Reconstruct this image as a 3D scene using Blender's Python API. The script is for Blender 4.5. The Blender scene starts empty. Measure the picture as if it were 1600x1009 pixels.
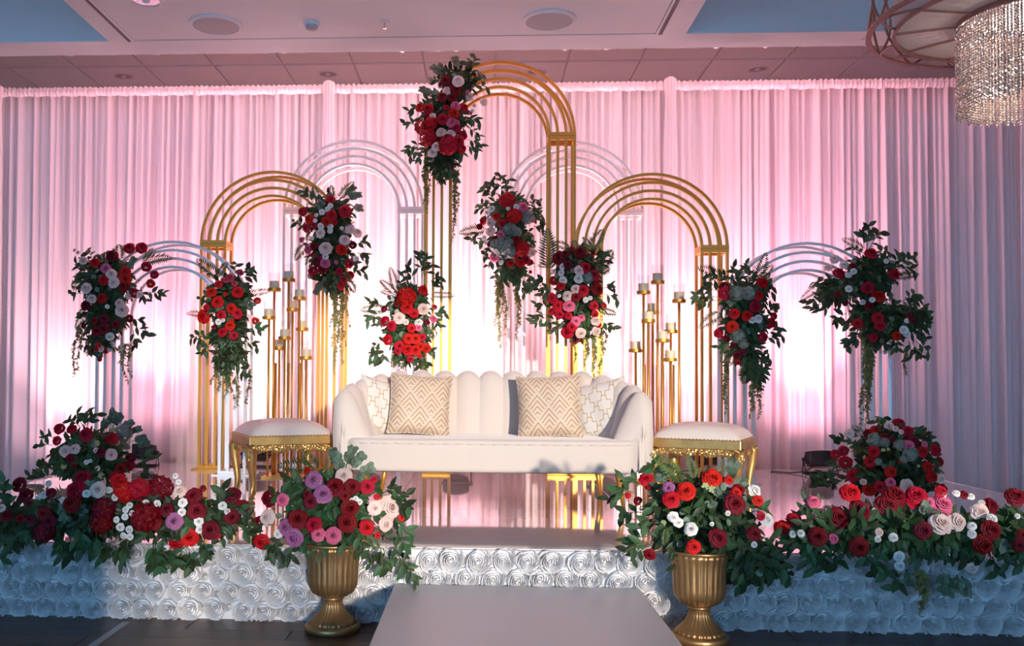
import bpy, bmesh, math, random
from mathutils import Vector, Matrix

random.seed(11)
sc = bpy.context.scene
COL = sc.collection
pi = math.pi
R = math.radians
S = 0.305                                     # stage deck height

# ------------------------------------------------------------------ camera
cam_data = bpy.data.cameras.new('camera')
cam = bpy.data.objects.new('camera', cam_data)
COL.objects.link(cam)
yaw, pitch, roll = R(3.0), R(1.5), 0.006
fw = Vector((-math.sin(yaw)*math.cos(pitch), math.cos(yaw)*math.cos(pitch), math.sin(pitch)))
rt = fw.cross(Vector((0, 0, 1))).normalized()
up = rt.cross(fw)
rt, up = rt*math.cos(roll)+up*math.sin(roll), up*math.cos(roll)-rt*math.sin(roll)
m = Matrix((rt, up, -fw)).transposed().to_4x4()
m.translation = (0, 0, 1.009)
cam.matrix_world = m
cam_data.sensor_width = 36
cam_data.lens = 36*1450/1600
cam_data.shift_x, cam_data.shift_y = 0.0786, 0.0294
cam_data.clip_start = 0.05
sc.camera = cam

# ------------------------------------------------------------------ world, sun, exposure
w = bpy.data.worlds.new('world'); sc.world = w; w.use_nodes = True
w.node_tree.nodes['Background'].inputs[0].default_value = (0.22, 0.55, 1.0, 1)
w.node_tree.nodes['Background'].inputs[1].default_value = 6.0
SUN = Vector((-0.25, 1.0, -0.11)).normalized()
sl = bpy.data.lights.new('sun_offscreen', 'SUN'); sl.energy = 3.1; sl.angle = R(1.5); sl.color = (1.0, 0.87, 0.75)
so = bpy.data.objects.new('sun_offscreen', sl); COL.objects.link(so)
so.rotation_euler = SUN.to_track_quat('-Z', 'Y').to_euler(); so.location = (6, -12, 4)
sc.view_settings.view_transform = 'Standard'
sc.view_settings.look = 'None'
sc.view_settings.exposure = 0.45
sc.view_settings.gamma = 1.0
sc.view_settings.use_curve_mapping = False
sc.cycles.use_denoising = True
sc.cycles.max_bounces = 8
sc.cycles.transparent_max_bounces = 12
sc.cycles.sample_clamp_indirect = 6.0

# ------------------------------------------------------------------ materials
def mat(name, col, rough=0.5, metal=0.0, var=0.0, nscale=20.0, bump=0.0, bscale=60.0, rand=0.0, hue=0.035, coat=0.0,
        sheen=0.0, trans=0.0, dark=0.6, spec=0.5, bdist=0.01, voronoi=False, stretch=None, sss=0.0):
    """Principled material; var = noise colour variation, rand = per-object variation, trans = translucency."""
    M = bpy.data.materials.new(name); M.use_nodes = True
    nt = M.node_tree; N = nt.nodes; L = nt.links
    b = N['Principled BSDF']
    b.inputs['Roughness'].default_value = rough
    b.inputs['Metallic'].default_value = metal
    b.inputs['Coat Weight'].default_value = coat
    b.inputs['Sheen Weight'].default_value = sheen
    b.inputs['Specular IOR Level'].default_value = spec
    if sss:
        b.inputs['Subsurface Weight'].default_value = sss
        b.inputs['Subsurface Radius'].default_value = (0.02, 0.01, 0.006)
    tc = N.new('ShaderNodeTexCoord')
    src = tc.outputs['Object']
    if stretch:
        mp = N.new('ShaderNodeMapping'); mp.inputs['Scale'].default_value = stretch
        L.new(src, mp.inputs[0]); src = mp.outputs[0]
    rgb = N.new('ShaderNodeRGB'); rgb.outputs[0].default_value = (*col, 1)
    out = rgb.outputs[0]
    if var:
        nz = N.new('ShaderNodeTexNoise'); nz.inputs['Scale'].default_value = nscale
        nz.inputs['Detail'].default_value = 5
        L.new(src, nz.inputs['Vector'])
        mx = N.new('ShaderNodeMix'); mx.data_type = 'RGBA'
        mr = N.new('ShaderNodeMapRange')
        mr.inputs[1].default_value = 0.35; mr.inputs[2].default_value = 0.65
        mr.inputs[3].default_value = 0; mr.inputs[4].default_value = var
        L.new(nz.outputs[0], mr.inputs[0]); L.new(mr.outputs[0], mx.inputs[0])
        L.new(out, mx.inputs[6]); mx.inputs[7].default_value = (col[0]*dark, col[1]*dark, col[2]*dark, 1)
        out = mx.outputs[2]
    if rand:
        oi = N.new('ShaderNodeObjectInfo')
        hs = N.new('ShaderNodeHueSaturation')
        m1 = N.new('ShaderNodeMapRange'); m1.inputs[3].default_value = 1-rand; m1.inputs[4].default_value = 1+rand
        m2 = N.new('ShaderNodeMapRange'); m2.inputs[3].default_value = 0.5-rand*hue; m2.inputs[4].default_value = 0.5+rand*hue
        L.new(oi.outputs['Random'], m1.inputs[0]); L.new(m1.outputs[0], hs.inputs['Value'])
        L.new(oi.outputs['Random'], m2.inputs[0]); L.new(m2.outputs[0], hs.inputs['Hue'])
        L.new(out, hs.inputs['Color']); out = hs.outputs[0]
    L.new(out, b.inputs['Base Color'])
    if bump:
        if voronoi:
            bt = N.new('ShaderNodeTexVoronoi'); bt.inputs['Scale'].default_value = bscale; bo = bt.outputs['Distance']
        else:
            bt = N.new('ShaderNodeTexNoise'); bt.inputs['Scale'].default_value = bscale; bt.inputs['Detail'].default_value = 4; bo = bt.outputs[0]
        L.new(src, bt.inputs['Vector'])
        bp = N.new('ShaderNodeBump'); bp.inputs['Strength'].default_value = bump; bp.inputs['Distance'].default_value = bdist
        L.new(bo, bp.inputs['Height']); L.new(bp.outputs[0], b.inputs['Normal'])
    if trans:
        t = N.new('ShaderNodeBsdfTranslucent'); L.new(out, t.inputs[0])
        ms = N.new('ShaderNodeMixShader'); ms.inputs[0].default_value = trans
        L.new(b.outputs[0], ms.inputs[1]); L.new(t.outputs[0], ms.inputs[2])
        L.new(ms.outputs[0], N['Material Output'].inputs[0])
    return M

GOLD = mat('gold_metal', (0.60, 0.295, 0.045), 0.40, 0.6, var=0.25, nscale=6, dark=0.8)
GOLDL = mat('gold_leaf', (0.62, 0.38, 0.13), 0.36, 0.75, var=0.5, nscale=18, dark=0.62, bump=0.15, bscale=90)
GOLDC = mat('carved_gold', (0.66, 0.41, 0.14), 0.34, 0.75, var=0.4, nscale=60, dark=0.5, bump=1.0, bscale=75, bdist=0.006, voronoi=True)
URNM = mat('antique_gold', (0.46, 0.265, 0.11), 0.36, 0.75, var=0.5, nscale=14, dark=0.55)
WHITEA = mat('white_lacquer', (0.80, 0.80, 0.78), 0.18, 0.0, var=0.12, nscale=5, dark=0.85, coat=0.5)
DECK = mat('glossy_white_deck', (0.80, 0.79, 0.79), 0.07, 0.0, var=0.08, nscale=3, dark=0.9, coat=1.0, spec=0.8)
RUNM = mat('white_aisle_panel', (0.66, 0.65, 0.65), 0.35, 0.0, var=0.1, nscale=4, dark=0.9)
SKIRT = mat('rosette_satin', (0.76, 0.75, 0.75), 0.55, 0.0, sheen=0.3, var=0.15, nscale=40, dark=0.85)
CURT = mat('blush_sheer', (0.93, 0.82, 0.82), 0.8, 0.0, sheen=0.2, var=0.10, nscale=2.0, dark=0.9, stretch=(6, 1, 0.1), trans=0.30)
CEIL = mat('ceiling_paint', (0.82, 0.80, 0.80), 0.85, var=0.05, nscale=3, dark=0.92)
TILE = mat('ceiling_tile', (0.86, 0.84, 0.84), 0.9, var=0.08, nscale=120, dark=0.9, bump=0.1, bscale=200)
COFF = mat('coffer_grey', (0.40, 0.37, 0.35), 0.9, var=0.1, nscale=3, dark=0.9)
WALLM = mat('back_wall_paint', (0.55, 0.45, 0.42), 0.85, var=0.1, nscale=2, dark=0.9)
BLACK = mat('black_plastic', (0.012, 0.012, 0.014), 0.4, var=0.2, nscale=20)
GREYM = mat('grey_grille', (0.50, 0.47, 0.48), 0.7, bump=0.4, bscale=500, bdist=0.002, var=0.1, nscale=200)
WPLAST = mat('white_plastic', (0.78, 0.76, 0.76), 0.5, var=0.05, nscale=10)
CHROME = mat('reflector_chrome', (0.75, 0.75, 0.80), 0.08, 1.0, var=0.3, nscale=30, dark=0.4)
VELVET = mat('cream_velvet', (0.60, 0.52, 0.455), 0.75, sheen=0.5, var=0.25, nscale=7, dark=0.9, bump=0.05, bscale=300)
LEATH = mat('cream_leather', (0.68, 0.61, 0.54), 0.42, var=0.15, nscale=6, dark=0.92, bump=0.08, bscale=220)
WOOD = mat('dark_plank_wood', (0.15, 0.075, 0.045), 0.34, var=0.8, nscale=5, dark=0.4, stretch=(1, 14, 14), rand=0.3, bump=0.15, bscale=8)
WOODG = mat('plank_gap', (0.012, 0.008, 0.006), 0.6, var=0.2)
STRIP = mat('brushed_strip', (0.55, 0.55, 0.57), 0.4, 0.3, var=0.3, nscale=30, dark=0.8)
CANDLE = mat('ivory_wax', (0.86, 0.70, 0.46), 0.5, var=0.1, nscale=8, dark=0.92, sss=0.3)
ROSEG = mat('rose_gold_metal', (0.45, 0.24, 0.20), 0.35, 0.7, var=0.2, nscale=10)
SHADE = mat('pleated_shade', (0.88, 0.80, 0.78), 0.8, var=0.3, nscale=6, dark=0.85, stretch=(8, 8, 1), trans=0.3)
STEMM = mat('stem_green', (0.10, 0.13, 0.035), 0.6, var=0.3)
LEAFM = mat('leaf_green', (0.044, 0.088, 0.032), 0.5, spec=0.3, var=0.35, nscale=25, dark=0.6, rand=0.6, hue=0.07, trans=0.18)
EUCM = mat('eucalyptus_green', (0.12, 0.175, 0.11), 0.55, var=0.3, nscale=25, dark=0.7, rand=0.45, trans=0.15)
FERNM = mat('fern_green', (0.08, 0.14, 0.04), 0.5, var=0.3, nscale=20, dark=0.6, rand=0.4, trans=0.2)
VINEM = mat('trailing_green', (0.24, 0.24, 0.075), 0.6, var=0.4, nscale=20, dark=0.6, rand=0.35, trans=0.2)
FOAMM = mat('moss_foam', (0.045, 0.085, 0.032), 0.9, var=0.5, nscale=40, bump=0.8, bscale=60)
FLM = {
 'R': mat('rose_red', (0.48, 0.004, 0.014), 0.6, spec=0.2, var=0.3, nscale=4, dark=0.7, rand=0.18),
 'D': mat('rose_crimson', (0.17, 0.002, 0.009), 0.6, spec=0.2, var=0.3, nscale=4, dark=0.7, rand=0.2),
 'B': mat('rose_blush', (0.84, 0.62, 0.54), 0.6, var=0.2, nscale=3, dark=0.88, rand=0.08, trans=0.1),
 'W': mat('rose_white', (0.84, 0.80, 0.74), 0.6, var=0.2, nscale=3, dark=0.9, rand=0.06, trans=0.1),
 'P': mat('rose_pink', (0.66, 0.10, 0.20), 0.55, var=0.3, nscale=3, dark=0.75, rand=0.12),
 'C': mat('rose_coral', (0.62, 0.045, 0.07), 0.55, var=0.3, nscale=3, dark=0.7, rand=0.12),
 'M': mat('rose_mauve', (0.36, 0.10, 0.24), 0.55, var=0.3, nscale=3, dark=0.75, rand=0.12),
 'H': mat('hydrangea_red', (0.48, 0.004, 0.012), 0.6, spec=0.2, var=0.35, nscale=5, dark=0.6, rand=0.1),
 'J': mat('hydrangea_crimson', (0.19, 0.002, 0.008), 0.6, spec=0.2, var=0.35, nscale=5, dark=0.6, rand=0.15),
 'G': mat('hydrangea_grey_green', (0.17, 0.215, 0.175), 0.6, var=0.35, nscale=5, dark=0.7, rand=0.1),
 'Y': mat('pale_green_bud', (0.42, 0.44, 0.20), 0.55, var=0.2, nscale=5, dark=0.8, rand=0.15),
}
def glass_mat():
    M = bpy.data.materials.new('clear_glass'); M.use_nodes = True
    nt = M.node_tree; N = nt.nodes; L = nt.links
    N.remove(N['Principled BSDF'])
    t = N.new('ShaderNodeBsdfTransparent'); t.inputs[0].default_value = (0.93, 0.94, 0.95, 1)
    g = N.new('ShaderNodeBsdfGlossy'); g.inputs['Roughness'].default_value = 0.03
    fr = N.new('ShaderNodeLayerWeight'); fr.inputs[0].default_value = 0.12
    ms = N.new('ShaderNodeMixShader')
    L.new(fr.outputs['Facing'], ms.inputs[0]); L.new(t.outputs[0], ms.inputs[1]); L.new(g.outputs[0], ms.inputs[2])
    L.new(ms.outputs[0], N['Material Output'].inputs[0])
    return M
GLASS = glass_mat()
CRYST = mat('crystal', (0.80, 0.68, 0.62), 0.12, 0.55, rand=0.3, var=0.6, nscale=60, dark=0.35, coat=1.0)
def emit_mat(name, col, s):
    M = bpy.data.materials.new(name); M.use_nodes = True
    b = M.node_tree.nodes['Principled BSDF']
    b.inputs['Emission Color'].default_value = (*col, 1); b.inputs['Emission Strength'].default_value = s
    b.inputs['Base Color'].default_value = (*col, 1)
    return M
LENS = emit_mat('uplight_lens', (1.0, 0.6, 0.75), 6.0)

def math_node(N, L, op, a, b=None):
    n = N.new('ShaderNodeMath'); n.operation = op
    for i, v in enumerate((a, b)):
        if v is None: continue
        if isinstance(v, (int, float)): n.inputs[i].default_value = v
        else: L.new(v, n.inputs[i])
    return n.outputs[0]
def pattern_mat(name, base, line, kind):
    """woven cushion fabric: 'chevron' = nested diamonds, 'lattice' = wavy trellis (flat print)."""
    M = bpy.data.materials.new(name); M.use_nodes = True
    nt = M.node_tree; N = nt.nodes; L = nt.links; b = N['Principled BSDF']
    tc = N.new('ShaderNodeTexCoord'); sp = N.new('ShaderNodeSeparateXYZ'); L.new(tc.outputs['Object'], sp.inputs[0])
    x, y = sp.outputs[0], sp.outputs[2]
    f = lambda *a: math_node(N, L, *a)
    if kind == 'chevron':
        p = f('ADD', f('MULTIPLY', x, 8.0), f('MULTIPLY', y, 6.4)); q = f('SUBTRACT', f('MULTIPLY', y, 6.4), f('MULTIPLY', x, 8.0))
        m_ = f('MAXIMUM', f('FRACT', f('ADD', p, 20.0)), f('FRACT', f('ADD', q, 20.0)))
        ln = f('LESS_THAN', f('FRACT', f('MULTIPLY', m_, 5.0)), 0.27)
    else:
        p = f('ADD', f('MULTIPLY', x, 10.0), f('MULTIPLY', y, 9.0)); q = f('SUBTRACT', f('MULTIPLY', y, 9.0), f('MULTIPLY', x, 10.0))
        p2 = f('ADD', p, f('MULTIPLY', f('SINE', f('MULTIPLY', q, 4*pi)), 0.09))
        q2 = f('ADD', q, f('MULTIPLY', f('SINE', f('MULTIPLY', p, 4*pi)), 0.09))
        m_ = f('MINIMUM', f('FRACT', f('ADD', p2, 20.0)), f('FRACT', f('ADD', q2, 20.0)))
        ln = f('LESS_THAN', m_, 0.085)
    mx = N.new('ShaderNodeMix'); mx.data_type = 'RGBA'
    L.new(ln, mx.inputs[0]); mx.inputs[6].default_value = (*base, 1); mx.inputs[7].default_value = (*line, 1)
    L.new(mx.outputs[2], b.inputs['Base Color'])
    b.inputs['Roughness'].default_value = 0.6; b.inputs['Sheen Weight'].default_value = 0.3
    nz = N.new('ShaderNodeTexNoise'); nz.inputs['Scale'].default_value = 90; L.new(tc.outputs['Object'], nz.inputs['Vector'])
    bp = N.new('ShaderNodeBump'); bp.inputs['Strength'].default_value = 0.15; L.new(nz.outputs[0], bp.inputs['Height']); L.new(bp.outputs[0], b.inputs['Normal'])
    return M
CUSH1 = pattern_mat('gold_chevron_fabric', (0.60, 0.475, 0.35), (0.34, 0.20, 0.10), 'chevron')
CUSH2 = pattern_mat('ivory_trellis_fabric', (0.66, 0.62, 0.56), (0.46, 0.32, 0.16), 'lattice')

# ------------------------------------------------------------------ mesh helpers
def mesh(name, v, f, material=None, smooth=False):
    me = bpy.data.meshes.new(name)
    me.from_pydata([tuple(p) for p in v], [], f); me.update()
    if material: me.materials.append(material)
    if smooth: me.polygons.foreach_set('use_smooth', [True]*len(me.polygons))
    return me
def link(name, me, parent=None, loc=(0, 0, 0), rot=None, scale=1.0, mtx=None):
    o = bpy.data.objects.new(name, me); COL.objects.link(o)
    if parent: o.parent = parent
    if mtx is not None: o.matrix_local = mtx if parent else mtx
    else:
        o.location = loc
        if rot: o.rotation_euler = rot
        o.scale = (scale,)*3 if isinstance(scale, (int, float)) else scale
    return o
def tag(o, label, cat, group=None):
    o['label'] = label; o['category'] = cat
    if group: o['group'] = group
    return o
def thing(name, label, cat, loc=(0, 0, 0), rz=0.0, group=None):
    o = bpy.data.objects.new(name, None); COL.objects.link(o)
    o.location = loc; o.rotation_euler = (0, 0, rz); o.empty_display_size = 0.05
    return tag(o, label, cat, group)
def struct(o):
    o['kind'] = 'structure'; return o
class MB:
    def __init__(s): s.v = []; s.f = []
    def add(s, v, f):
        n = len(s.v); s.v += [tuple(p) for p in v]; s.f += [tuple(i+n for i in q) for q in f]; return s
    def box(s, x0, x1, y0, y1, z0, z1):
        v = [(x, y, z) for z in (z0, z1) for y in (y0, y1) for x in (x0, x1)]
        return s.add(v, [(0, 2, 3, 1), (4, 5, 7, 6), (0, 1, 5, 4), (2, 6, 7, 3), (0, 4, 6, 2), (1, 3, 7, 5)])
    def tube(s, pts, rad, n=6, cap=True):
        pts = [Vector(p) for p in pts]; V = []; F = []
        rads = rad if isinstance(rad, (list, tuple)) else [rad]*len(pts)
        ref = Vector((0, 0, 1))
        for i, p in enumerate(pts):
            d = (pts[min(i+1, len(pts)-1)]-pts[max(i-1, 0)])
            d = d.normalized() if d.length > 1e-9 else Vector((0, 0, 1))
            a = d.cross(ref if abs(d.z) < 0.95 else Vector((0, 1, 0))).normalized(); b = a.cross(d)
            for k in range(n):
                t = 2*pi*(k+0.5)/n
                V.append(p+(a*math.cos(t)+b*math.sin(t))*rads[i])
        for i in range(len(pts)-1):
            for k in range(n):
                k2 = (k+1) % n
                F.append((i*n+k, (i+1)*n+k, (i+1)*n+k2, i*n+k2))
        if cap:
            F.append(tuple(range(n))); F.append(tuple(range((len(pts)-1)*n+n-1, (len(pts)-1)*n-1, -1)))
        return s.add(V, F)
    def lathe(s, prof, n=24, c=(0, 0, 0), flute=None):
        V = []; F = []
        for j, (r, z) in enumerate(prof):
            for k in range(n):
                t = 2*pi*k/n
                rr = r if not flute else r*(1+flute(j)*(abs(math.sin(t*flute.n/2))-0.5))
                V.append((c[0]+rr*math.cos(t), c[1]+rr*math.sin(t), c[2]+z))
        for j in range(len(prof)-1):
            for k in range(n):
                k2 = (k+1) % n
                F.append((j*n+k, j*n+k2, (j+1)*n+k2, (j+1)*n+k))
        F.append(tuple(range(n-1, -1, -1))); F.append(tuple(range((len(prof)-1)*n, len(prof)*n)))
        return s.add(V, F)
    def mesh(s, name, m, smooth=False): return mesh(name, s.v, s.f, m, smooth)
    def build(s, name, m, parent=None, smooth=False, **k): return link(name, s.mesh(name, m, smooth), parent, **k)
def bevel(o, wd, seg=2):
    b = o.modifiers.new('bevel', 'BEVEL'); b.width = wd; b.segments = seg; b.limit_method = 'ANGLE'; b.angle_limit = R(40)
    return o
def boxo(name, m, parent, x0, x1, y0, y1, z0, z1, bv=0):
    o = MB().box(x0, x1, y0, y1, z0, z1).build(name, m, parent)
    if bv: bevel(o, bv)
    return o

# ------------------------------------------------------------------ room: floor, walls, ceiling
floor = struct(boxo('floor', WOODG, None, -9, 9, -7, 8.6, -0.12, -0.006))
PW = 0.125
plank_me = [MB().box(-0.598, 0.598, -PW/2+0.0012, PW/2-0.0012, -0.006, 0.0).mesh('plank', WOOD) for _ in range(1)][0]
for r_ in range(18):
    y = 3.86-PW*r_
    off = (r_*0.43) % 1.2
    for c_ in range(6):
        link('plank', plank_me, floor, (-3.4+off+c_*1.2, y, 0))
rest = MB()
for (x0, x1, y0, y1) in ((-9, 9, -7, 1.60), (-9, 9, 3.93, 8.6), (-9, -4.0, 1.60, 3.93), (4.4, 9, 1.60, 3.93)):
    rest.box(x0, x1, y0, y1, -0.006, -0.001)
rest.build('floor_boards', WOOD, floor)
stp = tag(boxo('floor_strip', STRIP, None, -1.455, -1.425, 2.3, 3.755, 0.0, 0.003), 'pale metal strip set across the dark wood floor', 'floor strip')

wb = struct(boxo('wall_back', WALLM, None, -9, 9, 8.48, 8.6, 0, 4.1))
struct(boxo('wall_left', CEIL, None, -9.12, -9, -7, 8.6, 0, 4.1)); struct(boxo('wall_right', CEIL, None, 9, 9.12, -7, 8.6, 0, 4.1))  # unseen side walls, added so sky light comes only through the openings behind
# far end of the hall behind the photographer: unseen wall, its window openings placed to shape the low sun
wf = MB()
YF0, YF1 = -6.2, -6.0
opens = [(-6.5, -5.0), (-4.4, -2.9), (-2.3, -0.8), (0.95, 4.70), (7.9, 8.7)]
xs = -9
for (a, b_) in opens:
    wf.box(xs, a, YF0, YF1, 0, 4.1); xs = b_
wf.box(xs, 9, YF0, YF1, 0, 4.1)
wf.box(-9, 9, YF0, YF1, 3.0, 4.1)
wf.box(3.30, 4.80, YF0, YF1, 0, 1.52)  # low piece added to keep the sun off the right of the skirt
wall_f = struct(wf.build('wall_front', CEIL))
for i, (a, b_) in enumerate(opens):
    fr = MB()
    if i == 3:
        for xm in (1.10, 1.38, 1.60, 1.80): fr.box(xm, xm+0.085, YF0+0.05, YF1-0.02, 0, 3.0)
    fr.box(a, a+0.05, YF0+0.05, YF1-0.02, 0, 3.0); fr.box(b_-0.05, b_, YF0+0.05, YF1-0.02, 0, 3.0)
    fr.box(a, b_, YF0+0.05, YF1-0.02, 2.94, 3.0)
    struct(fr.build('window_%d' % (i+1), WPLAST))

CZ = 3.08
ce = MB()
ce.box(-9, 9, 5.59, 5.83, CZ, 3.9)                       # bulkhead in front of the tiled zone
ce.box(-9, 9, -7, 1.6, CZ, 3.9)
ce.box(-2.15, 1.04, 1.6, 5.575, CZ, 3.9)                 # middle panel
ce.box(-2.31, -2.20, 1.6, 5.59, CZ, 3.9)
ce.box(1.10, 1.225, 1.6, 5.59, CZ, 3.9)
ce.box(-9, -6.5, 1.6, 5.59, CZ, 3.9); ce.box(5.5, 9, 1.6, 5.59, CZ, 3.9)
ceiling = struct(ce.build('ceiling', CEIL))
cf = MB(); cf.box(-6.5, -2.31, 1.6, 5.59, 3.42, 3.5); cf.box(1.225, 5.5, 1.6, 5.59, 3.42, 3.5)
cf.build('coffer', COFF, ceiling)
up_ = MB(); up_.box(-9, 9, 5.83, 8.48, 3.735, 3.9); up_.build('tile_grid', WPLAST, ceiling)
tile_me = MB().box(-0.299, 0.299, -0.299, 0.299, 3.718, 3.736).mesh('ceiling_tile', TILE)
for iy in range(5):
    for ix in range(16):
        y = 8.21-0.613*iy
        if y < 5.9: continue
        o = link('ceiling_tile', tile_me, ceiling, (-5.09+0.613*ix, y, 0))
        if iy == 0: o.scale = (1, 0.9, 1)

def lathe_thing(name, prof, m, loc, label, cat, group=None, n=28, flip=True):
    o = MB().lathe(prof, n).build(name, m, smooth=False); o.location = loc
    return tag(o, label, cat, group)
for (x, lab) in ((-1.562, 'round grey ceiling speaker between the smoke detector and the left air slot'), (0.39, 'round grey ceiling speaker above the tall gold arch')):
    t = thing('ceiling_speaker', lab.replace('left air slot', 'air slot over the ground flowers'), 'speaker', (x, 5.34, CZ), group='ceiling speakers')
    MB().lathe([(0.155, 0.0), (0.155, -0.008), (0.135, -0.014), (0.132, 0.0)], 36).build('rim', WPLAST, t)
    MB().lathe([(0.134, -0.002), (0.134, -0.010), (0.09, -0.013), (0.01, -0.014)], 36).build('grille', GREYM, t)
t = thing('smoke_detector', 'small white smoke detector on the ceiling', 'smoke detector', (-0.995, 5.341, CZ))
MB().lathe([(0.05, 0), (0.05, -0.012), (0.045, -0.018)], 24).build('base', WPLAST, t)
MB().lathe([(0.038, -0.016), (0.034, -0.034), (0.018, -0.042), (0.005, -0.043)], 24).build('sensor_head', GREYM, t)
for (x, y, lab) in ((-0.565, 5.337, 'tiny pendent fire sprinkler beside the smoke detector'), (2.335, 5.72, 'tiny pendent fire sprinkler near the chandelier')):
    t = thing('sprinkler', lab, 'sprinkler', (x, y, CZ), group='fire sprinklers')
    MB().lathe([(0.03, 0), (0.028, -0.006), (0.008, -0.008)], 16).build('escutcheon', WPLAST, t)
    MB().tube([(0, 0, -0.005), (0, 0, -0.035)], 0.005, 6).build('stem', CHROME, t)
    MB().lathe([(0.004, -0.036), (0.014, -0.038), (0.013, -0.041)], 12).build('deflector', CHROME, t)
def downlight(x, y, z, lab):
    t = thing('downlight', lab, 'downlight', (x, y, z), group='recessed downlights')
    MB().lathe([(0.095, 0), (0.095, -0.006), (0.078, -0.009), (0.074, -0.001)], 28).build('trim_ring', WPLAST, t)
    MB().lathe([(0.075, -0.004), (0.055, -0.0015), (0.02, -0.001)], 28).build('reflector', CHROME, t)
    MB().lathe([(0.024, -0.003), (0.02, -0.012), (0.01, -0.016)], 12).build('bulb', WPLAST, t)
    return t
for (x, lab) in ((-3.23, 'recessed chrome downlight in the ceiling tiles over the ground flowers'), (-1.371, 'recessed chrome downlight above the drape join by the white arch'),
                 (0.489, 'recessed chrome downlight seen through the tall gold arch'), (2.407, 'recessed chrome downlight in the ceiling tiles near the chandelier')):
    downlight(x, 8.17, 3.718, lab)
downlight(-1.85, 4.976, CZ, 'recessed downlight in the flat ceiling beside the speaker')
def spot(name, loc, target, power, col, size, blend=0.6, rad=0.03):
    l = bpy.data.lights.new(name, 'SPOT'); l.energy = power; l.color = col; l.spot_size = R(size); l.spot_blend = blend; l.shadow_soft_size = rad
    o = bpy.data.objects.new(name, l); COL.objects.link(o); o.location = loc
    o.rotation_euler = (Vector(target)-Vector(loc)).to_track_quat('-Z', 'Y').to_euler()
    return o
for (x, lab) in ((-2.175, 'dark linear air slot in the ceiling above the small left-hand white arch'), (1.07, 'dark linear air slot in the ceiling above the right gold arch')):
    t = thing('air_slot', 'dark linear air slot in the ceiling beside the ' + ('speaker and flat downlight' if x < 0 else 'grey coffer with the chandelier'), 'air vent', (x, 3.6, CZ), group='ceiling air slots')
    boxo('slot', BLACK, t, -0.012, 0.012, -2.0, 2.0, -0.001, 0.03)
    boxo('frame', WPLAST, t, -0.026, -0.012, -2.0, 2.005, -0.005, 0.03)
    boxo('frame', WPLAST, t, 0.012, 0.030, -2.0, 2.005, -0.005, 0.03)

# ------------------------------------------------------------------ drapes
def drape(x0, x1, seed, label):
    rnd = random.Random(seed)
    t = thing('drape', label, 'drape', ((x0+x1)/2, 7.56, 0.0), group='blush backdrop drapes')
    cx = (x0+x1)/2
    ph = [rnd.uniform(0, 6.28) for _ in range(8)]
    def fold(x, b):
        wx = x+0.02*math.sin(7.3*x+ph[0])+0.012*math.sin(17.1*x+ph[1])
        top = 0.021*math.sin(2*pi*wx/0.052+ph[2])+0.017*math.sin(2*pi*wx/0.083+ph[3])
        low = 0.034*math.sin(2*pi*wx/0.155+ph[4])+0.026*math.sin(2*pi*wx/0.24+ph[5])+0.012*math.sin(2*pi*wx/0.07+ph[6])
        return top*(1-b*0.6)+low*(0.25+0.75*b)+0.02*math.sin(1.9*x+ph[7])*b
    n = int((x1-x0)/0.0095); rows = 26
    V = []; F = []
    for j in range(rows+1):
        tt = j/rows; z = 3.385-(3.385-0.015)*tt
        for i in range(n+1):
            x = x0+(x1-x0)*i/n
            xs_ = x+0.012*math.sin(3.1*x+ph[2])*tt
            V.append((xs_-cx, fold(x, tt**0.8)-0.03*tt, z))
    for j in range(rows):
        for i in range(n):
            a = j*(n+1)+i; F.append((a, a+1, a+n+2, a+n+1))
    link('curtain', mesh('curtain', V, F, CURT, True), t)
    V = []; F = []
    m_ = int((x1-x0)/0.008)
    for j in range(6):
        tt = j/5
        for i in range(m_+1):
            x = x0+(x1-x0)*i/m_
            y = -0.034+0.008*math.sin(2*pi*x/0.031+ph[1]+2*math.sin(9*x))+0.006*math.sin(2*pi*x/0.047)
            y -= 0.012*math.sin(pi*tt)
            V.append((x-cx, y, 3.412+0.006*math.sin(2*pi*x/0.043+ph[3])*(1-tt)-0.075*tt+0.004*math.sin(41*x)*tt))
    for j in range(5):
        for i in range(m_):
            a = j*(m_+1)+i; F.append((a, a+1, a+m_+2, a+m_+1))
    link('gathered_heading', mesh('gathered_heading', V, F, CURT, True), t)
    V = []; F = []
    for j in range(21):
        tt = j/20; wd = 0.052-0.012*math.sin(min(1, tt*8)*pi)+0.02*tt
        for i in range(17):
            u = i/16*2-1
            V.append((x0-cx+u*wd, -0.055-0.03*(1-u*u)*(1-0.3*tt)+0.007*math.sin(u*14+3*tt+ph[0]), 3.435-0.02*u*u-3.42*tt))
    for j in range(20):
        for i in range(16):
            a = j*17+i; F.append((a, a+1, a+18, a+17))
    link('gathered_edge', mesh('gathered_edge', V, F, CURT, True), t)
for (a, b_, sd, lab) in ((-6.85, -4.05, 1, 'blush sheer drape at the outer end beyond the ground flowers with blush roses'),
                         (-4.05, -1.25, 2, 'blush sheer drape behind the small white arch with two hanging bouquets and coral roses'),
                         (-1.25, 1.52, 3, 'blush sheer drape behind the sofa and tall gold arch'),
                         (1.52, 4.30, 4, 'blush sheer drape behind the black uplight and chandelier'),
                         (4.30, 7.1, 5, 'blush sheer drape past the crystal chandelier')):
    drape(a, b_, sd, lab)

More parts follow.
